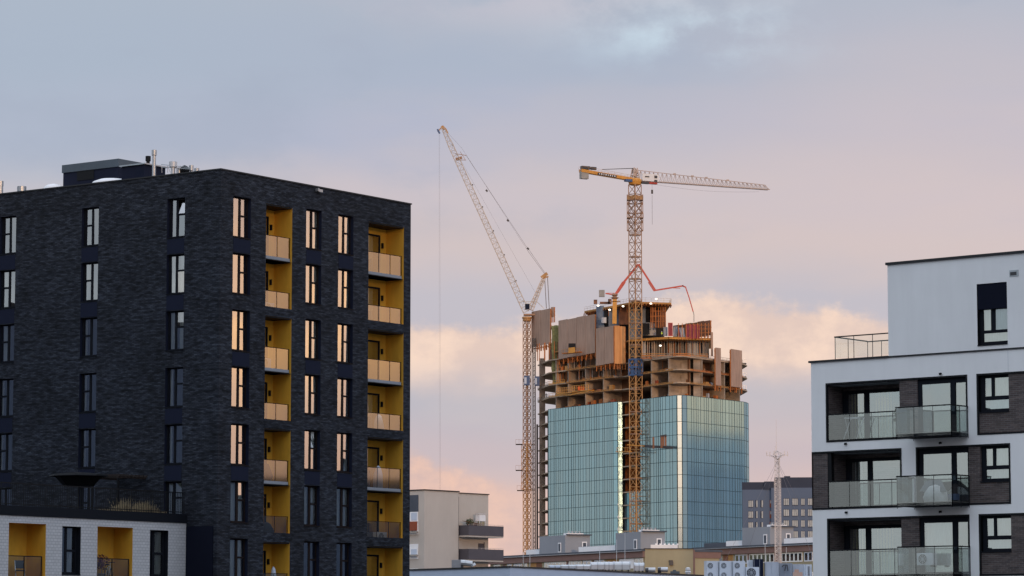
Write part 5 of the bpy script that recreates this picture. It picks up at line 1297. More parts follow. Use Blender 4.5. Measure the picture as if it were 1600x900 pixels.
# extra side ladder lattice on the cage part
m_ = MB(); lattice(m_, (lx,LY,LP(823,765).z),(lx,LY,LP(823,694).z),2.4,2.4,7,up=Vector((1,.8,0)),ch=.16,br=.08,style='x'); m_.build('climbing_cage', M['cy2'], luff)
# passenger hoist mast + cabins
hx_ = P(834.5,600,LY-2).x; hm = thing('builders_hoist', 'slim rack hoist mast with blue cabins between the luffing crane and tower', 'hoist', (hx_,LY-2,0))
m_ = MB(); lattice(m_, (hx_,LY-2,0),(hx_,LY-2,P(834,498,LY).z-6),.75,.75,70,up=Vector((1,.2,0)),ch=.14,br=.07,style='x'); m_.build('mast', M['darkst'], hm)
m_ = MB(); q_ = P(838.5,600,LY-2.5); m_.box(q_.x-.12,q_.x+.12,q_.y,q_.y+.2,0,P(838,664,LY).z); m_.build('guide_rail', M['darkst'], hm)
for p0, p1, y0, y1 in ((818.5,828,587,601.5),(835.5,843,588,602.5)):
    a_, b_ = P(p0,y1,LY-3.5), P(p1,y0,LY-3.5); m_ = MB(); m_.box(a_.x,b_.x,a_.y,a_.y+1.6,a_.z,b_.z)
    co = m_.build('hoist_cabin', M['blue'], hm); m_ = MB(); m_.box(a_.x+.15,a_.x+(b_.x-a_.x)*.45,a_.y-.06,a_.y-.01,a_.z+.4,b_.z-.5); m_.build('cabin_door', M['hall'], co)
# red placing boom
BY = 893.0
def BP(px, py): return P(px, py, BY-4)
pb2 = thing('concrete_placing_boom', 'red folding concrete placing boom on an orange mast above the platform', 'placing boom', P(960,505,BY-4))
m_ = MB(); a_, b_ = BP(960,506), BP(960.5,468); m_.bar(a_,b_,1.2,1.2); m_.build('mast', M['cy'], pb2)
m_ = MB(); m_.bar(BP(953,471.5),BP(969,471),1.2,.2); m_.lathe(BP(960.5,468), [(.6,0),(1.1,.5),(.5,.9),(1.0,1.3),(.6,1.7)], 10)
for dx in (-7,7): m_.bar(BP(960+dx,471),BP(960+dx,464.5),.06)
m_.bar(BP(953,465),BP(967,464.5),.06); m_.build('turntable', M['cmast'], pb2)
m_ = MB(); m_.bar(BP(962,460),BP(974,441),.65,.75); m_.bar(BP(973,443),BP(995,416),.5,.6); m_.bar(BP(966,457),BP(977,441),.3); m_.build('first_arm', M['red'], pb2)
m_ = MB(); m_.bar(BP(994,415),BP(1000,414),.6); m_.bar(BP(999,415),BP(1023.5,453),.4,.5); m_.bar(BP(1013,441),BP(1022,455),.25); m_.build('second_arm', M['red'], pb2)
m_ = MB(); m_.bar(BP(1022,454),BP(1068,446.5),.35,.4); m_.bar(BP(1051,450),BP(1063,450.5),.15); m_.build('third_arm', M['red'], pb2)
m_ = MB(); m_.bar(BP(1066,446.5),BP(1072,449),.35); m_.path([BP(1071,448),BP(1077,466),BP(1083,487)],.28); m_.build('fourth_arm', M['red'], pb2)
m_ = MB(); m_.path([BP(1083,486),BP(1084.3,492),BP(1084.3,503)],.2); m_.build('end_hose', M['cwt'], pb2)
m_ = MB(); m_.path([BP(960,461),BP(946,458.5)],.3); m_.path([BP(960,458),BP(946,458)],.15); m_.build('counterweight_arm', M['red'], pb2)
m_ = MB(); a_, b_ = BP(936,463.5), BP(944.8,453); m_.box(a_.x,b_.x,a_.y,a_.y+1.2,a_.z,b_.z); m_.build('counterweight', M['cwt'], pb2)
# workers
def person(loc, label, vest, yaw=0, arm=0.3, h=1.75):
    def skin(name, pts, edges, mat, parent=None, root=0):
        me = bpy.data.meshes.new(name); me.from_pydata([p[:3] for p in pts], edges, []); me.materials.append(mat)
        o = bpy.data.objects.new(name, me); COL.objects.link(o)
        md = o.modifiers.new('Skin','SKIN'); sk = me.skin_vertices[0] if me.skin_vertices else None
        if not sk:
            bm = bmesh.new(); bm.from_mesh(me); bm.verts.layers.skin.verify(); bm.to_mesh(me); bm.free(); sk = me.skin_vertices[0]
        for i, p in enumerate(pts): sk.data[i].radius = (p[3],p[4]); sk.data[i].use_root = (i == root)
        s = o.modifiers.new('Sub','SUBSURF'); s.levels = 1; s.render_levels = 1
        if parent: o.parent = parent
        return o
    pts = [(0,0,.92,.15,.11),(0,0,1.2,.15,.11),(0,0,1.42,.16,.10),(0,-.01,1.52,.055,.055),(0,-.02,1.63,.085,.10),(0,-.02,1.72,.07,.08),
           (.10,0,.86,.09,.09),(.11,-.03,.48,.065,.065),(.12,.03,.08,.045,.045),(.12,-.12,.03,.04,.03),
           (-.10,0,.86,.09,.09),(-.12,-.10,.50,.065,.065),(-.13,.05,.08,.045,.045),(-.13,-.1,.03,.04,.03),
           (.20,0,1.40,.06,.06),(.27,-.03,1.14,.045,.045),(.26,-.15-arm*.2,.95+arm*.3,.035,.035),(.26,-.2-arm*.25,.9+arm*.35,.035,.02),
           (-.20,0,1.40,.06,.06),(-.27,-.05,1.14,.045,.045),(-.22,-.2-arm*.2,1.0+arm*.3,.035,.035),(-.21,-.26-arm*.25,.98+arm*.3,.035,.02)]
    ed = [(0,1),(1,2),(2,3),(3,4),(4,5),(0,6),(6,7),(7,8),(8,9),(0,10),(10,11),(11,12),(12,13),(2,14),(14,15),(15,16),(16,17),(2,18),(18,19),(19,20),(20,21)]
    o = skin('person', pts, ed, M['cloth']); o.location = loc; o.rotation_euler = (0,0,yaw); tag(o, label, 'person')
    if vest:
        m_ = MB(); m_.smooth = True
        n = len(m_.v); k = 14
        for r_, ry, z_ in ((.20,.15,.95),(.21,.16,1.2),(.22,.15,1.42),(.12,.11,1.5)):
            for i in range(k): t = 6.2832*i/k; m_.v.append(Vector((r_*math.cos(t), ry*math.sin(t), z_)))
        for j in range(3):
            for i in range(k): m_.f.append([j*k+i,j*k+(i+1)%k,(j+1)*k+(i+1)%k,(j+1)*k+i]); m_.mi.append(0)
        local(m_, 'vest', M['hivis'], o)
    m_ = MB(); m_.smooth = True; m_.lathe((0,-.02,1.68), [(.15,0),(.135,.01),(.125,.09),(.07,.14),(.01,.16)], 14); local(m_, 'helmet', M['helmet'], o)
    m_ = MB(); m_.smooth = True; m_.lathe((0,-.035,1.53), [(.05,0),(.085,.05),(.095,.12),(.08,.17)], 12); m_.box(-.015,.015,-.15,-.11,1.60,1.64); local(m_, 'face', M['skin'], o)
    return o
person((P(853.5,624.0,936.).x, 936., ZT+TF+.0), 'worker in dark clothes standing near the open left slab edge of the tower', False, .4)
person((P(1065.5,511,890.).x, 890., Z4+.02+1.5), 'worker in a yellow vest above the pale leaning panels', True, .0, .8)
m_ = MB(); q_ = P(1065.5,511,890.); m_.box(q_.x-1.2,q_.x+1.2,889.5,891,Z4+1.3,Z4+1.51)
for dx in (-1.1,1.1): m_.bar((q_.x+dx,890.2,Z4),(q_.x+dx,890.2,Z4+1.3),.12)
o = m_.build('trestle', M['deckwood'], None, (q_.x,890.2,Z4)); tag(o, 'small timber trestle under the worker in the yellow vest', 'trestle')
person((P(1034,520,885.5).x, 885.5, Z4+.02), 'worker in an orange yellow vest at the deck edge below the core formwork', True, .3, .4)

# ================================================================= BEIGE APARTMENT BLOCK
GY = 363.0
q_ = P(663,766,GY); Gf = Frame((q_.x,q_.y), rad(49.0)); zg = q_.z
be = thing('apartment_building', 'beige rendered apartment block with brown slab balconies behind the dark block', 'building', (q_.x,q_.y,0), Gf.yaw)
ug = Gf.uz(716.5,769)[0]; ug2 = Gf.uz(767,775)[0]; ZG2 = Gf.uz(730,771.5,.4)[1]
m_ = MB(Gf); m_.box(0,ug,0,14,0,zg); m_.box(ug+.02,ug2+2.0 if False else ug2,.4,12,0,ZG2); m_.build('wall', M['beige'], be)
m_ = MB(Gf); m_.box(-.1,ug+.1,-.1,14.1,zg,zg+.12); m_.box(ug+.101,ug2+.1,.3,12,ZG2,ZG2+.1); m_.build('roof_coping', M['roofcap'], be)
m_ = MB(Gf); m_.box(ug+.05,ug+.22,.15,.38,0,ZG2-.4); m_.build('downpipe', M['navy'], be)
# left (recessed) side with loggias seen beyond the dark block
m_ = MB(Gf); v0 = .9
stg = 2.82
for k in range(6):
    zt_ = zg-.45-k*stg
    if zt_ < 1: break
for k in range(5):
    ztop = zg-.5-k*stg
    m_ = MB(Gf); m_.box(-.03,-.005,v0,v0+5,ztop-1.75 if k else ztop-1.95,ztop-.0 if k else ztop); m_.build('loggia_panel', M['tar'] if k == 0 else M['parwhite'], be)
    m_ = MB(Gf)
    m_.box(-.10,-.035,v0,v0+5,ztop-3.05 if k == 0 else ztop-1.7, ztop-1.95 if k == 0 else ztop-.5); wo = m_.build('window', M['parwhite'], be)
    m_ = MB(Gf)
    for i in range(4): m_.box(-.115,-.101,v0+.15+i*1.2,v0+1.05+i*1.2,(ztop-2.95) if k == 0 else ztop-1.6,(ztop-2.05) if k == 0 else ztop-.6)
    m_.build('pane', M['hall'], wo)
u, z = Gf.vz(651,822); m_ = MB(Gf); z5 = Gf.vz(651,829)[1]; z6 = Gf.vz(651,815)[1]; m_.box(-.35,-.12,v0+.1,v0+1.7,z5,z6); m_.build('balcony_panel', M['redpanel'], be)
m_ = MB(Gf)
for py in (832,868): z_ = Gf.vz(651,py)[1]; m_.box(-.4,-.04,v0,v0+5,z_-.1,z_+.12)
m_.build('balcony_slab', M['cwt'], be)
# balconies on the right part
bu0, bu1 = Gf.uz(720,838)[0], Gf.uz(775,840,-1.2)[0]
for i, (pt_, pbt) in enumerate(((820.5,838.5),(857.5,876.5))):
    z1_ = Gf.uz(732,pt_,-1.3)[1]; z0_ = Gf.uz(732,pbt,-1.3)[1]
    m_ = MB(Gf); m_.box(ug+.3,ug2+.75,-1.3,.38,z0_-.02,z0_+.16); bo = m_.build('balcony_slab', M['beige'], be)
    m_ = MB(Gf); m_.box(ug+.3,ug2+.75,-1.34,-1.26,z0_+.16,z1_); m_.box(ug+.3,ug+.36,-1.26,.38,z0_+.16,z1_); m_.box(ug2+.70,ug2+.76,-1.26,1.5,z0_+.16,z1_); m_.build('balcony_front', M['balc'], be)
    m_ = MB(Gf)
    m_.bar((ug+.3,-1.3,z1_+.12),(ug2+.75,-1.3,z1_+.12),.035)
    for j in range(9): x_ = ug+.35+(ug2+.35-ug)*j/8; m_.bar((x_,-1.3,z1_),(x_,-1.3,z1_+.12),.03)
    m_.build('balcony_rail', M['zinc'], be)
    xd = Gf.uz(751,850)[0]; m_ = MB(Gf); m_.box(xd,xd+.9,.32,.41,z0_+.2,z0_+2.15); m_.box(xd+1.0,xd+1.08,.33,.39,z0_+.2,z0_+2.3) ; m_.build('balcony_door', M['balc'] if i else M['beige2'], be)
z1_ = Gf.uz(732,820.5,-1.3)[1]
m_ = MB(); rz_ = random.Random(21); q_ = Gf.w(ug+.95,-.9,z1_-.6); leafball(m_, q_+Vector((0,0,.95)), .5, 240, .09, rz_, 1.1); m_.cur = 1; m_.lathe(q_, [(.2,0),(.28,.5)], 10)
o = m_.build('potted_shrub', [M['foliage'], M['cwt']], None, q_, fix=False); tag(o, 'small green bush on the upper balcony of the beige block', 'plant')
m_ = MB(Gf); xx = Gf.uz(746,815,-.9)[0]; m_.box(xx,xx+1.15,-1.1,-.4,z1_-.6,z1_+.1); m_.box(xx-.05,xx+1.2,-1.15,-.35,z1_+.1,z1_+.2)
sb = Gf.w(xx,-.8,z1_-.6); 
fr_ = thing('balcony_cabinet', 'pale cabinet on posts standing on the upper balcony of the beige block', 'cabinet', sb, Gf.yaw)
m_ = MB(Gf); xx = Gf.uz(748,812,-.9)[0]; m_.box(xx,xx+1.1,-1.0,-.4,z1_+.55,z1_+1.35); m_.build('cabinet_box', M['parwhite'], fr_)
m_ = MB(Gf); m_.box(xx-.08,xx+1.18,-1.08,-.34,z1_+1.35,z1_+1.42)
for dx in (0.05,1.05): m_.box(xx+dx-.03,xx+dx+.03,-1.0,-.94,z1_-.6,z1_+.55); m_.box(xx+dx-.03,xx+dx+.03,-.46,-.40,z1_-.6,z1_+.55)
m_.build('cabinet_frame', M['wmetal'], fr_)
m_ = MB(Gf); xx = Gf.uz(733,817,-.9)[0]; m_.slab([(xx-.4,-1.2,z1_+.35),(xx+2.4,-1.2,z1_+.1),(xx+2.4,-.2,z1_+.2),(xx-.4,-.2,z1_+.5)],.05)
m_.box(xx-.1,xx+1.7,-.75,-.65,z1_-.5,z1_+.2)
o = m_.build('garden_screen', M['plydk'], None, Gf.w(xx,-.7,z1_-.5)); tag(o, 'brown slatted cover lying along the upper balcony rail of the beige block', 'screen')

# ================================================================= LONG LOW BUILDINGS
def longhouse(pxa, pya, Ya, yaw, pxb, label, seed, houses, parapets, winrow, name='apartment_building'):
    q_ = P(pxa, pya, Ya); F_ = Frame((q_.x,q_.y), yaw); zt_ = q_.z
    ub = F_.uz(pxb, pya-4)[0]
    t = thing(name, label, 'building', (q_.x,q_.y,0), yaw)
    m_ = MB(F_); m_.box(0,ub,0,12,0,zt_-.9); m_.build('wall', M['beige2'], t)
    m_ = MB(F_); m_.box(-.1,ub+.1,-.3,12.2,zt_-.9,zt_-.05); m_.build('brown_fascia', M['brownband'], t)
    m_ = MB(F_); m_.box(-.15,ub+.15,-.5,12.4,zt_-.05,zt_+.25); m_.box(-.15,ub+.15,.4,12,zt_+.25,zt_+.3); m_.build('roof', M['tar'], t)
    m_ = MB(F_); m_.box(-.15,ub+.15,-.56,-.503,zt_-.05,zt_+.03); m_.build('gutter', M['zinc'], t)
    r_ = random.Random(seed)
    for (p0,p1,sty) in winrow:
        py = pya-2+16
        u0_, u1_ = F_.uz(p0,870)[0], F_.uz(p1,870)[0]; z1_ = zt_-.98; z0_ = z1_-1.25
        m_ = MB(F_)
        if sty == 'w':
            n = max(1,int(round((u1_-u0_)/1.0))); m_.box(u0_,u1_,-.06,-.003,z0_-.05,z1_); wo = m_.build('window', M['parwhite'], t)
            m_ = MB(F_)
            for i in range(n): a_ = u0_+(u1_-u0_)*i/n; m_.box(a_+.16,u0_+(u1_-u0_)*(i+1)/n-.16,-.075,-.062,z0_+.12,z1_-.15)
            m_.build('pane', M['glass'], wo)
            m_ = MB(F_); m_.box(u0_+.05,u1_-.05,-.0615,-.0605,z0_+.05,z1_-.05); m_.build('curtain', M['curtain'] if r_.random() < .5 else M['hall'], wo)  # pale sheet at the glass imitates a bright reflection by its colour
        elif sty == 'p': m_.box(u0_,u1_,-.05,-.003,z0_-.1,z1_); m_.build('loggia_panel', M['parwhite'], t)
        elif sty == 'd': m_.box(u0_,u1_,-.02,-.003,z0_-.1,z1_); m_.build('loggia_recess', M['plydk'], t)
        elif sty == 'o': m_.box(u0_,u1_,-.04,-.003,z0_-.1,z1_); m_.build('loggia_panel', pbr('amber_panel',(.36,.2,.07),.8,.3,1), t)
        elif sty == 'b': m_.box(u0_,u1_,-.03,-.003,z0_-.1,z1_); m_.build('brown_pier', M['brownband'], t)
        elif sty == 'g': m_.box(u0_,u1_,-.03,-.003,z0_-.1,z1_); m_.build('grey_panel', M['greyr'], t)
    z1_ = zt_-.98-2.75; x_ = .2
    while x_ < ub-2: m_ = MB(F_); m_.box(x_,x_+1.3,-.05,-.003,z1_-1.2,z1_); wo = m_.build('window', M['parwhite'], t); m_ = MB(F_); m_.box(x_+.15,x_+.6,-.07,-.053,z1_-1.05,z1_-.15); m_.box(x_+.7,x_+1.15,-.07,-.053,z1_-1.05,z1_-.15); m_.build('pane', M['tar'], wo); x_ += 2.9
    for (p0,p1,ps,ytop,wpx,wy) in houses:      # roof houses: front p0..p1, side to ps
        v_ = 2.2; u0_, u1_ = F_.uz(p0,850,v_)[0], F_.uz(p1,850,v_)[0]; zz_ = F_.uz(p0,ytop,v_)[1]; v2_ = max(v_+3, F_.vz(ps,850,u1_)[0])
        m_ = MB(F_); m_.box(u0_,u1_,v_,v2_,zt_+.2,zz_); ho = m_.build('roof_house', M['greyr'], t)
        m_ = MB(F_); m_.box(u1_-.3,u1_+.25,v_+.3,v2_+.2,zz_-.02,zz_+.16); m_.build('roof_house_cap', M['tar'], t)
        m_ = MB(F_); uw = F_.uz(wpx,850,v_)[0]; zw_ = F_.uz(wpx,wy,v_)[1]; m_.box(uw-.42,uw+.42,v_-.06,v_-.003,zw_-.75,zw_+.65); wo = m_.build('window', M['parwhite'], ho)
        m_ = MB(F_); m_.box(uw-.25,uw+.27,v_-.08,v_-.062,zw_-.6,zw_+.5); m_.build('pane', M['tar'], wo)
        vw_ = v2_-.9; zq = F_.vz(ps-8,wy-2,u1_)[1]; m_ = MB(F_); m_.box(u1_+.003,u1_+.06,vw_-.45,vw_+.35,zq-.6,zq+.6); wo = m_.build('window', M['parwhite'], ho)
        m_ = MB(F_); m_.box(u1_+.062,u1_+.08,vw_-.3,vw_+.2,zq-.45,zq+.45); m_.build('pane', M['tar'], wo)
        m_ = MB(F_); m_.box(u1_-1.4,u1_-.3,v_+.5,v_+3.2,zz_+.0,zz_+.3); m_.build('skylight_kerb', M['parwhite'], t)
        for i in range(4): m_ = MB(F_); m_.lathe((u1_-.8,v_+1.+i*.6,0),[(.1,zz_+.3),(.1,zz_+.5),(.17,zz_+.51),(.17,zz_+.6)],8); m_.build('roof_vent', M['zinc'], t)
    for (p0,p1,ytop,v_) in parapets:
        u0_, u1_ = F_.uz(p0,860,v_)[0], F_.uz(p1,860,v_)[0]; zz_ = max(F_.uz((p0+p1)/2,ytop,v_)[1], zt_+1.1)
        m_ = MB(F_); m_.box(u0_,u1_,v_,v_+.6,zt_+.2,zz_); m_.build('parapet', M['parwhite'], t)
        m_ = MB(F_); m_.box(u0_+.1,u1_-.1,v_+.1,v_+.4,zz_,zz_+.06)
        m_.build('parapet_cap', M['zinc'], t)
    return t, F_, zt_, ub
lh1 = longhouse(766, 872.5, 470, rad(-62), 1006.5, 'long low block with a brown fascia left of the ochre gable, two grey roof houses', 1,
    [(843,883,922,838.5,874.5,855),(962,1001,1039,833,993,850)], [(822,842.5,861,2.6),(904,961,856.5,2.6)],
    [(772,782,'w'),(786,790,'b'),(793,800,'w'),(803,816,'w'),(820,824,'w'),(829,838,'o'),(838,847,'d'),(851,885,'w'),(885,889,'b'),(889,909,'w'),(911,924,'w'),(926,929,'b'),(929,944,'w'),(948,966,'o'),(968,991,'p'),(992,1005,'w')])
lh2 = longhouse(1087, 858.5, 455, rad(-58), 1285, 'long low block with brown fascia right of the ochre gable, behind the air conditioners', 2,
    [(1160,1203.5,1240,825,1196,842)], [(1134.5,1159.5,849.5,2.6),(1225,1285,845,2.6)],
    [(1087.5,1118,'w'),(1119,1128,'g'),(1130,1138,'d'),(1138,1145,'o'),(1149,1168,'w'),(1168,1171,'b'),(1171,1210,'w'),(1210,1221,'b'),(1222,1254,'w'),(1257,1270,'w')])
m_ = MB(lh2[1]); u0_, u1_ = lh2[1].uz(1100,850,2.6)[0], lh2[1].uz(1134,850,2.6)[0]; m_.box(u0_,u1_,2.6,6,lh2[2]+.2,lh2[2]+.95); m_.build('low_parapet', M['tar'], lh2[0])
# ochre gable block
q_ = P(1007.5,858,430); Of = Frame((q_.x,q_.y), 0.02); oc = thing('gable_block', 'ochre windowless gable projecting between the two long low blocks', 'building', (q_.x,q_.y,0), Of.yaw)
uo = Of.uz(1083,857)[0]; m_ = MB(Of); m_.box(0,uo,0,25,0,q_.z); m_.build('wall', M['beige2'], oc)
m_ = MB(Of); m_.box(-.1,uo+.1,-.1,25,q_.z,q_.z+.12); m_.build('roof_coping', M['roofcap'], oc)
m_ = MB(Of); m_.box(uo+.01,uo+.25,-.05,.2,0,q_.z-.1); m_.build('downpipe', M['brownband'], oc)
u, z = Of.uz(1049,881); m_ = MB(Of); m_.box(u-.25,u+.25,-.3,-.01,z-.2,z+.3); m_.box(u-.35,u+.2,-.2,-.01,z+.3,z+.5); m_.build('wall_lamp', M['darkst'], oc)
m_ = MB(Of); u0_, u1_ = Of.uz(1010,852)[0], Of.uz(1064,852)[0]; m_.box(u0_,u1_,6,9,q_.z,P(1030,851.5,437).z); 
for i in range(8): x_ = u0_+.4+i*.6; m_.box(x_,x_+.25,6.2,6.5,P(1030,851.5,437).z,P(1030,849.5,437).z)
m_.build('parapet', M['parwhite'], oc)

# ================================================================= NEAR HALL ROOF AND ITS EQUIPMENT
HY = 240.0
q_ = P(797,884.3,HY); zh = q_.z
a_ = P(630,889.6,251.4); b_ = P(1275,905,HY*1.14)
hl = thing('hall', 'low blue grey clad hall whose roof edge runs along the bottom of the view', 'building', (q_.x,q_.y,0))
pa_ = Vector((a_.x,a_.y)); pq = Vector((q_.x,q_.y)); pb_ = Vector((P(1275,905,296).x, 296.))
pl = [pa_,pq,pb_,pb_+Vector((5,60)),pa_+Vector((-10,60))]
m_ = MB(); m_.prism([(p.x,p.y) for p in pl],0,zh-.12); m_.build('wall', M['hall'], hl)
m_ = MB(); n0 = Vector((0,-.15)); m_.prism([((p+n0).x,(p+n0).y) for p in pl[:3]]+[(pl[3].x,pl[3].y),(pl[4].x,pl[4].y)],zh-.12,zh); m_.build('roof_coping', M['roofcap'], hl)
m_ = MB(); px0 = P(960,890,252).x; 
zr_ = zh
def HP(px, Y): return P(px, 890, Y).x
# silver ducts behind the roof edge
r_ = random.Random(8)
def duct(p0, p1, ytop, Y, label, mat='silver', ybot=892.5, rnd_=True):
    a_, b_ = P(p0,ybot,Y), P(p1,ytop,Y); t = thing('ventilation_duct', label, 'duct', (a_.x,Y,zr_), 0, 'silver ducts along the hall roof')
    m_ = MB(); h_ = b_.z-a_.z; prof = []
    k = 10; m_ = MB(); n = 2*k
    ys = [(.5*1.5*math.cos(math.pi*i/k), .5*h_*math.sin(math.pi*i/k)) for i in range(k+1)]
    # rounded-top box section extruded along x
    sec = [(-.75,0),(-.75,h_*.62)]+[(-.75*math.cos(math.pi*i/6), h_*.62+h_*.38*math.sin(math.pi*i/6)) for i in range(1,6)]+[(.75,h_*.62),(.75,0)]
    L = len(sec); pts = [(a_.x,Y+s_[0],a_.z+s_[1]) for s_ in sec]+[(b_.x,Y+s_[0],a_.z+s_[1]) for s_ in sec]
    m_.add(pts,[tuple(range(L)),tuple(range(L,2*L))]+[(i,(i+1)%L,L+(i+1)%L,L+i) for i in range(L)]); m_.build('duct_body', M[mat], t)
    m_ = MB()
    nf = max(2,int((b_.x-a_.x)/1.3))
    for i in range(nf+1):
        x_ = a_.x+(b_.x-a_.x)*i/nf; pts = [(x_-.04,Y+s_[0]*1.05,a_.z+s_[1]*1.04) for s_ in sec]+[(x_+.04,Y+s_[0]*1.05,a_.z+s_[1]*1.04) for s_ in sec]
        m_.add(pts,[tuple(range(L)),tuple(range(L,2*L))]+[(j,(j+1)%L,L+(j+1)%L,L+j) for j in range(L)])
    m_.build('flange', M['zinc'], t)
    m_ = MB()
    for f_ in (.1,.5,.9): x_ = a_.x+(b_.x-a_.x)*f_; m_.box(x_-.05,x_+.05,Y-.6,Y+.6,zr_-.1,a_.z)
    m_.build('support', M['darkst'], t)
duct(858,876,883.5,263,'leftmost darker low duct section behind the hall roof edge','hall',887.5)
duct(877,900,882.5,265,'second duct section from the left, low and pale blue grey','acwhite',888.5)
duct(901,922,882,267,'low silver duct section left of the tall ribbed ducts','silver',889.5)
duct(923,944,878.2,269,'tall silver ducts, leftmost of the raised row','silver',890)
duct(944.5,958,877.8,271,'tall silver duct in the middle of the raised row','silver',890.5)
duct(959.5,984,877.5,273,'whitest tall duct with cream sheen in the raised row','wmetal',890.5)
duct(991,1005.5,879.3,275,'short tall duct standing apart at the right end of the raised row','silver',892)
m_ = MB(); q2 = P(720,886,246); cr = thing('roof_duct_elbow', 'silver angled duct with a boxy end lying on the hall roof at left', 'duct', (q2.x,246,zr_))
m_ = MB(); a1 = P(709,878,246); m_.box(a1.x-.15,a1.x+.55,245.5,246.7,zr_,P(709,875,246).z); m_.build('duct_box', M['zinc'], cr)
m_ = MB(); m_.bar(P(712,879,246),P(727,879.5,246),.55,.45,8); m_.bar(P(727,879.5,246),P(738,881,246),.42,.42,8); m_.bar(P(738,881,246),P(740,884.5,246),.42,.42,8); m_.build('duct_pipe', M['silver'], cr)
m_ = MB(); m_.bar(P(713,884,246),P(737,881.5,246),.1); m_.box(P(722,884,246).x-.1,P(722,884,246).x+.1,245.8,246.1,zr_,P(722,881,246).z); m_.build('support', M['darkst'], cr)
# outdoor units
for i, (pc, lab) in enumerate(((1113.5,'left'),(1134.5,'middle'),(1155.5,'right'))):
    q_ = P(pc,905,225); zt_ = P(pc,876.5,225).z; zb_ = P(pc,908,225).z
    condenser((q_.x,225,zb_-.0), .28, f'{lab} of the three tall double fan air conditioners on the hall roof', 'tall double fan air conditioners', w=.86, d=.6, h=zt_-zb_, fans=2)
q_ = P(1176,905,225); condenser((q_.x,225,P(1176,906,225).z), .12, 'single fan air conditioner just right of the three tall double fan ones', None, w=.95, d=.4, h=P(1176,886,225).z-P(1176,906,225).z, fans=1)
# roof they stand on
m_ = MB(); a_ = P(1095,905,222); m_.box(P(1090,905,222).x, P(1275,905,222).x+4, 222, 236, 0, P(1100,907.5,225).z); o = m_.build('annexe', M['hall'], None, (P(1180,905,228).x,228,0)); tag(o, 'flat roofed annexe carrying the air conditioners at the bottom edge', 'building')
def enclosure(p0,p1,y0,Y,mat,label,d=1.5,name='equipment_enclosure',louv=False):
    a_, b_ = P(p0,908,Y), P(p1,y0,Y); t = thing(name,label,'enclosure',(a_.x,Y,a_.z))
    m_ = MB(); m_.box(a_.x,b_.x,Y,Y+d,a_.z,b_.z); bo = m_.build('casing', M[mat], t)
    m_ = MB()
    for i in range(int((b_.x-a_.x)/.4)+1): x_ = min(a_.x+i*.4,b_.x); m_.box(x_-.01,x_+.01,Y-.02,Y-.001,a_.z,b_.z-.02)
    m_.build('panel_seam', M['zinc'], t)
    if louv:
        m_ = MB()
        for i in range(14): z_ = b_.z-.15-i*.09; m_.box(a_.x+.15,b_.x-.15,Y-.05,Y-.021,z_-.03,z_)
        m_.build('louvre', M['darkst'], t)
    return t
enclosure(1178.5,1192.5,873.5,228,'navy','dark navy screen panel above the single fan unit')
enclosure(1170,1178,875,229,'acwhite','pale casing wedged left of the dark navy screen panel')
enclosure(1197,1216.5,878,227,'palepanel','warm grey panelled equipment enclosure at the foot of the antenna mast')
enclosure(1218,1238,880,228,'greyr','grey enclosure with pipework right of the antenna mast foot')
enclosure(1239,1258,881.5,229,'palepanel','pale grey enclosure behind the peach coloured cover')
enclosure(1259,1268.5,882,226,'acwhite','narrow white louvred unit beside the white apartment block',louv=True)
m_ = MB(); a_, b_ = P(1240,905,224), P(1254,894,224); m_.box(a_.x,b_.x,224,224.6,a_.z,b_.z); m_.box(a_.x+.1,b_.x-.25,224.1,224.5,b_.z,b_.z+.2); o = m_.build('covered_unit', M['copper'], None, a_); tag(o, 'peach coloured covered box at the bottom edge near the white block', 'box')
m_ = MB(); q_ = P(1228,884,227.8); m_.path([P(1222,886,227.8),P(1224,883,227.8),P(1230,883,227.8),P(1231,892,227.8)],.07); m_.path([P(1226,892,227.8),P(1228,884,227.8)],.07); o = m_.build('pipework', M['darkst'], None, P(1222,886,227.8)); tag(o, 'dark bent pipes on the front of the grey enclosure', 'pipe')
m_ = MB(); q_ = P(1075,900,284); m_.smooth = False; zt_ = P(1075,886.5,284).z; m_.lathe((q_.x,284,0),[(.22,zh-1.2),(.22,zt_-.45),(.30,zt_-.44),(.18,zt_-.3),(.24,zt_-.28),(.22,zt_-.08),(.08,zt_)],14); o = m_.build('turbine_vent', M['silver'], None, (q_.x,284,zh-1.2)); tag(o, 'silver mushroom shaped roof vent in front of the ochre gable', 'vent')
for px, py, lab in ((1015,890.5,'left of the two small curved fan casings before the ochre gable'),(1034.5,890,'right of the two small curved fan casings before the ochre gable')):
    q_ = P(px,py,278); t = thing('roof_fan', lab, 'fan', (q_.x,278,q_.z-.6), 0, 'small curved fan casings')
    m_ = MB(); m_.bar(q_+Vector((-.35,0,0)), q_+Vector((.5,0,0)), .42, .42, 12); m_.build('casing', M['silver'], t)
    m_ = MB(); m_.bar(q_+Vector((-.36,-.05,-.05)), q_+Vector((-.1,-.1,-.05)), .48, .48, 12); m_.build('inlet', M['darkst'], t)
    m_ = MB(); m_.box(q_.x-.3,q_.x+.4,277.8,278.2,q_.z-.75,q_.z-.28); m_.build('base', M['darkst'], t)
m_ = MB(); a_, b_ = P(1048,894.5,282), P(1062,892.5,282); m_.box(a_.x,b_.x,282,282.8,a_.z-.5,b_.z); m_.box(a_.x+.2,a_.x+.5,282.1,282.5,b_.z,b_.z+.12); o = m_.build('roof_box', M['tarp'], None, a_); tag(o, 'flat dark grey roof box right of the small curved fan casings', 'box')
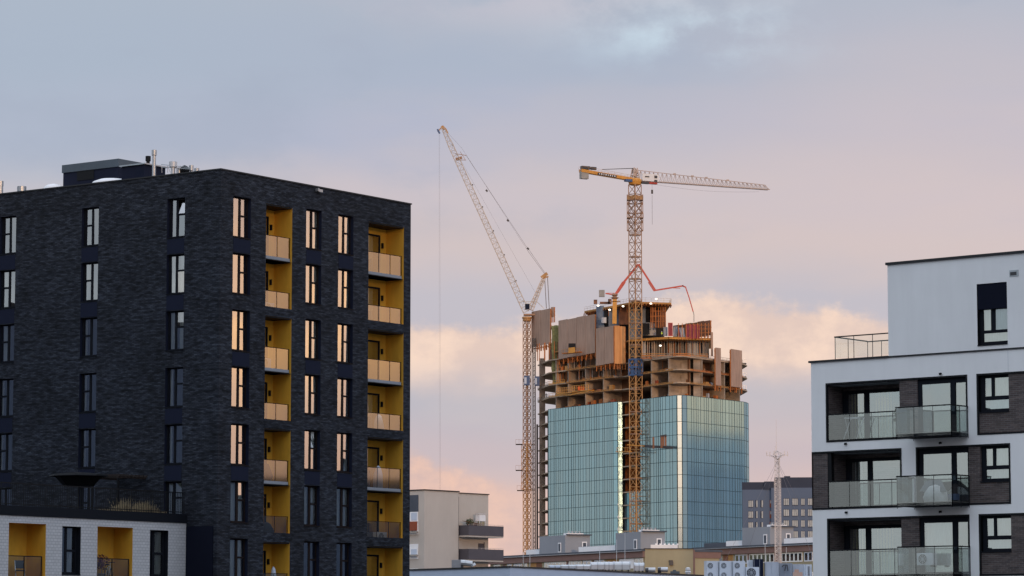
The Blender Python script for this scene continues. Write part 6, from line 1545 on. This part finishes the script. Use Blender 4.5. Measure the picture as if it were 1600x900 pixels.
for i, (px, yt, Y) in enumerate(((963.5,843,274),(976.5,831,274),(1195.5,850,330),(1228.5,855,330),(817.5,862,300),(828,866,300),(937,858,270))):
    a_, b_ = P(px,905,Y), P(px,yt,Y); m_ = MB(); m_.bar(a_,b_,.045 if Y < 280 else .05, sides=6); m_.lathe((a_.x,a_.y,a_.z),[(.15,0),(.15,.15),(.05,.2)],8)
    o = m_.build('lightning_rod', M['wmetal'], None, (a_.x,a_.y,a_.z))
    tag(o, ['thin white rod left of the pair before the right grey roof house','tallest thin white rod crossing the right grey roof house','thin rod left of the antenna mast','thin rod right of the antenna mast','thin white rod near the beige block, left one','thin white rod near the beige block, right one','thin white rod before the white parapet between the roof houses'][i], 'lightning rod', 'thin white roof rods')
# ================================================================= ANTENNA MAST
AY = 400.0; ax = P(1216,880,AY).x
an = thing('antenna_mast', 'slender guyed lattice antenna mast with crossed arms before the slate blue block', 'antenna', (ax,AY,0))
z0 = 8.0; z1 = P(1216,714,AY).z
m_ = MB(); lattice(m_, (ax,AY,z0),(ax,AY,z1),.62,.62,60,up=Vector((.3,1,0)),ch=.065,br=.03,tri=True); lattice(m_, (ax,AY,z0),(ax,AY,P(1216,748,AY).z),.85,.85,40,up=Vector((.3,1,0)),ch=.04,br=.018,tri=True); m_.build('mast', M['galv'], an)
m_ = MB(); z_ = P(1216,711,AY).z
for k in range(6):
    t = k*math.pi/3+.15; e_ = Vector((ax+1.35*math.cos(t),AY+1.35*math.sin(t),z_)); m_.bar((ax,AY,z_-.2),e_,.06); m_.bar(e_+Vector((0,0,-.15)),e_+Vector((0,0,.45)),.09); m_.bar((ax,AY,z_+.55),(ax+.75*math.cos(t),AY+.75*math.sin(t),z_+.1),.045); m_.bar((ax,AY,z_-.6),(ax+.8*math.cos(t),AY+.8*math.sin(t),z_-.1),.045)
m_.build('antenna_arm', M['galv'], an)
m_ = MB(); m_.bar((ax-.1,AY,z1),(ax-.1,AY,P(1215,690,AY).z),.07); m_.bar((ax-.1,AY,P(1215,690,AY).z),(ax-.1,AY,P(1215,655,AY).z),.035); m_.bar((ax-.25,AY,z1),(ax-.25,AY,P(1213,697,AY).z),.05); m_.build('whip', M['galv'], an)
m_ = MB()
for k in range(4): t = k*math.pi/2+.5; m_.bar((ax,AY,z1-.5),(ax+9*math.cos(t),AY+9*math.sin(t),z0+2),.018)
m_.build('guy_wire', M['rope'], an)
m_ = MB(); m_.box(ax-1.2,ax+1.2,AY-1.2,AY+1.2,0,z0); m_.build('base_block', M['greyr'], an)

# ================================================================= FAR SLATE-BLUE BLOCK
NY = 620.0
q_ = P(1160,772,NY); Nf = Frame((q_.x,q_.y), -.10); fa = thing('apartment_building', 'slate blue distant block with pale paired windows and dark attic storey', 'building', (q_.x,q_.y,0), Nf.yaw)
zn = Nf.uz(1200,765)[1]; un = Nf.uz(1290,765)[0]; zatt = Nf.uz(1200,751.5)[1]; usp = Nf.uz(1205,780)[0]
m_ = MB(Nf); m_.box(0,usp,0,14,0,zn); m_.box(usp+.003,un,-.8,14,0,zn+.3); m_.build('wall', M['far'], fa)
m_ = MB(Nf); m_.box(-.1,Nf.uz(1194,760)[0],.3,14,zn+.003,zatt-.2); m_.box(Nf.uz(1194,760)[0],Nf.uz(1210,760)[0],-.1,14,zn+.003,zatt-.1); m_.box(Nf.uz(1210,760)[0]+.01,un,-.4,14,zn+.303,Nf.uz(1240,746)[1]); m_.build('attic_storey', M['fardk'], fa)
m_ = MB(Nf); x_ = Nf.uz(1225,744)[0]; m_.box(x_,x_+1.2,1,3,zatt,Nf.uz(1225,743.5)[1]); m_.build('roof_box', M['fardk'], fa)
rows = [780.5,797.5,814.5,831.5,848.5,865.5]
colw = [(1169,1177,'w'),(1180,1183.5,'n'),(1188,1192,'n'),(1202.5,1207,'r'),(1224,1233,'w'),(1237.5,1247,'w'),(1251.5,1257.5,'w'),(1262,1270,'w')]
for ri, yr in enumerate(rows):
    for (p0,p1,sty) in colw:
        v_ = 0 if p0 < 1205 else -.8
        u0_, u1_ = Nf.uz(p0,yr-4,v_)[0], Nf.uz(p1,yr-4,v_)[0]; z1_ = Nf.uz(1215,yr-6+4,v_)[1]-(0 if p0 > 1205 else .35); z0_ = z1_-1.45
        m_ = MB(Nf); m_.box(u0_,u1_,v_-.05,v_-.003,z0_,z1_); wo = m_.build('window', M['fardk'] if sty != 'r' else M['redpanel'], fa)
        m_ = MB(Nf)
        if sty == 'w':
            w_ = u1_-u0_
            for i in range(3): a_ = u0_+w_*(.06+i*.32); m_.box(a_,a_+w_*.24,v_-.07,v_-.053,z0_+.12,z1_-.1)
        elif sty == 'n': m_.box(u0_+(u1_-u0_)*.5,u1_,v_-.07,v_-.053,z0_+.06,z1_-.06)
        else: m_.box(u0_+.1,u1_-.2,v_-.07,v_-.053,z0_+.8,z1_-.1)
        m_.build('pane', M['farpane'], wo)

# ================================================================= BLOCKS OUT OF VIEW (put in to shade and to be mirrored in the panes)
def add_block(x0,x1,y0,y1,h,label,mat='beige'):
    t = thing('unseen_block', label, 'building', ((x0+x1)/2,(y0+y1)/2,0)); m_ = MB(); m_.box(x0,x1,y0,y1,0,h); m_.build('wall', M[mat], t)
    m_ = MB(); m_.box(x0-.2,x1+.2,y0-.2,y1+.2,h,h+.25); m_.build('roof', M['roofcap'], t)
add_block(92,112,120,262,15.6,'plain block outside the view to the right, mirrored in the low windows','far')
add_block(-98,-80,136,250,25.5,'tall plain block outside the view to the left, mirrored in the side windows','far')
add_block(-180,180,-190,-170,62.0,'long plain block added out of view behind the viewer to shade the near buildings','far')
add_block(165,185,885,1040,56.0,'slate coloured high block added outside the view to be mirrored low in the tower right side','hall')
add_block(192,210,885,1060,69.0,'pale high block added outside the view to be mirrored high in the tower right side','parwhite')
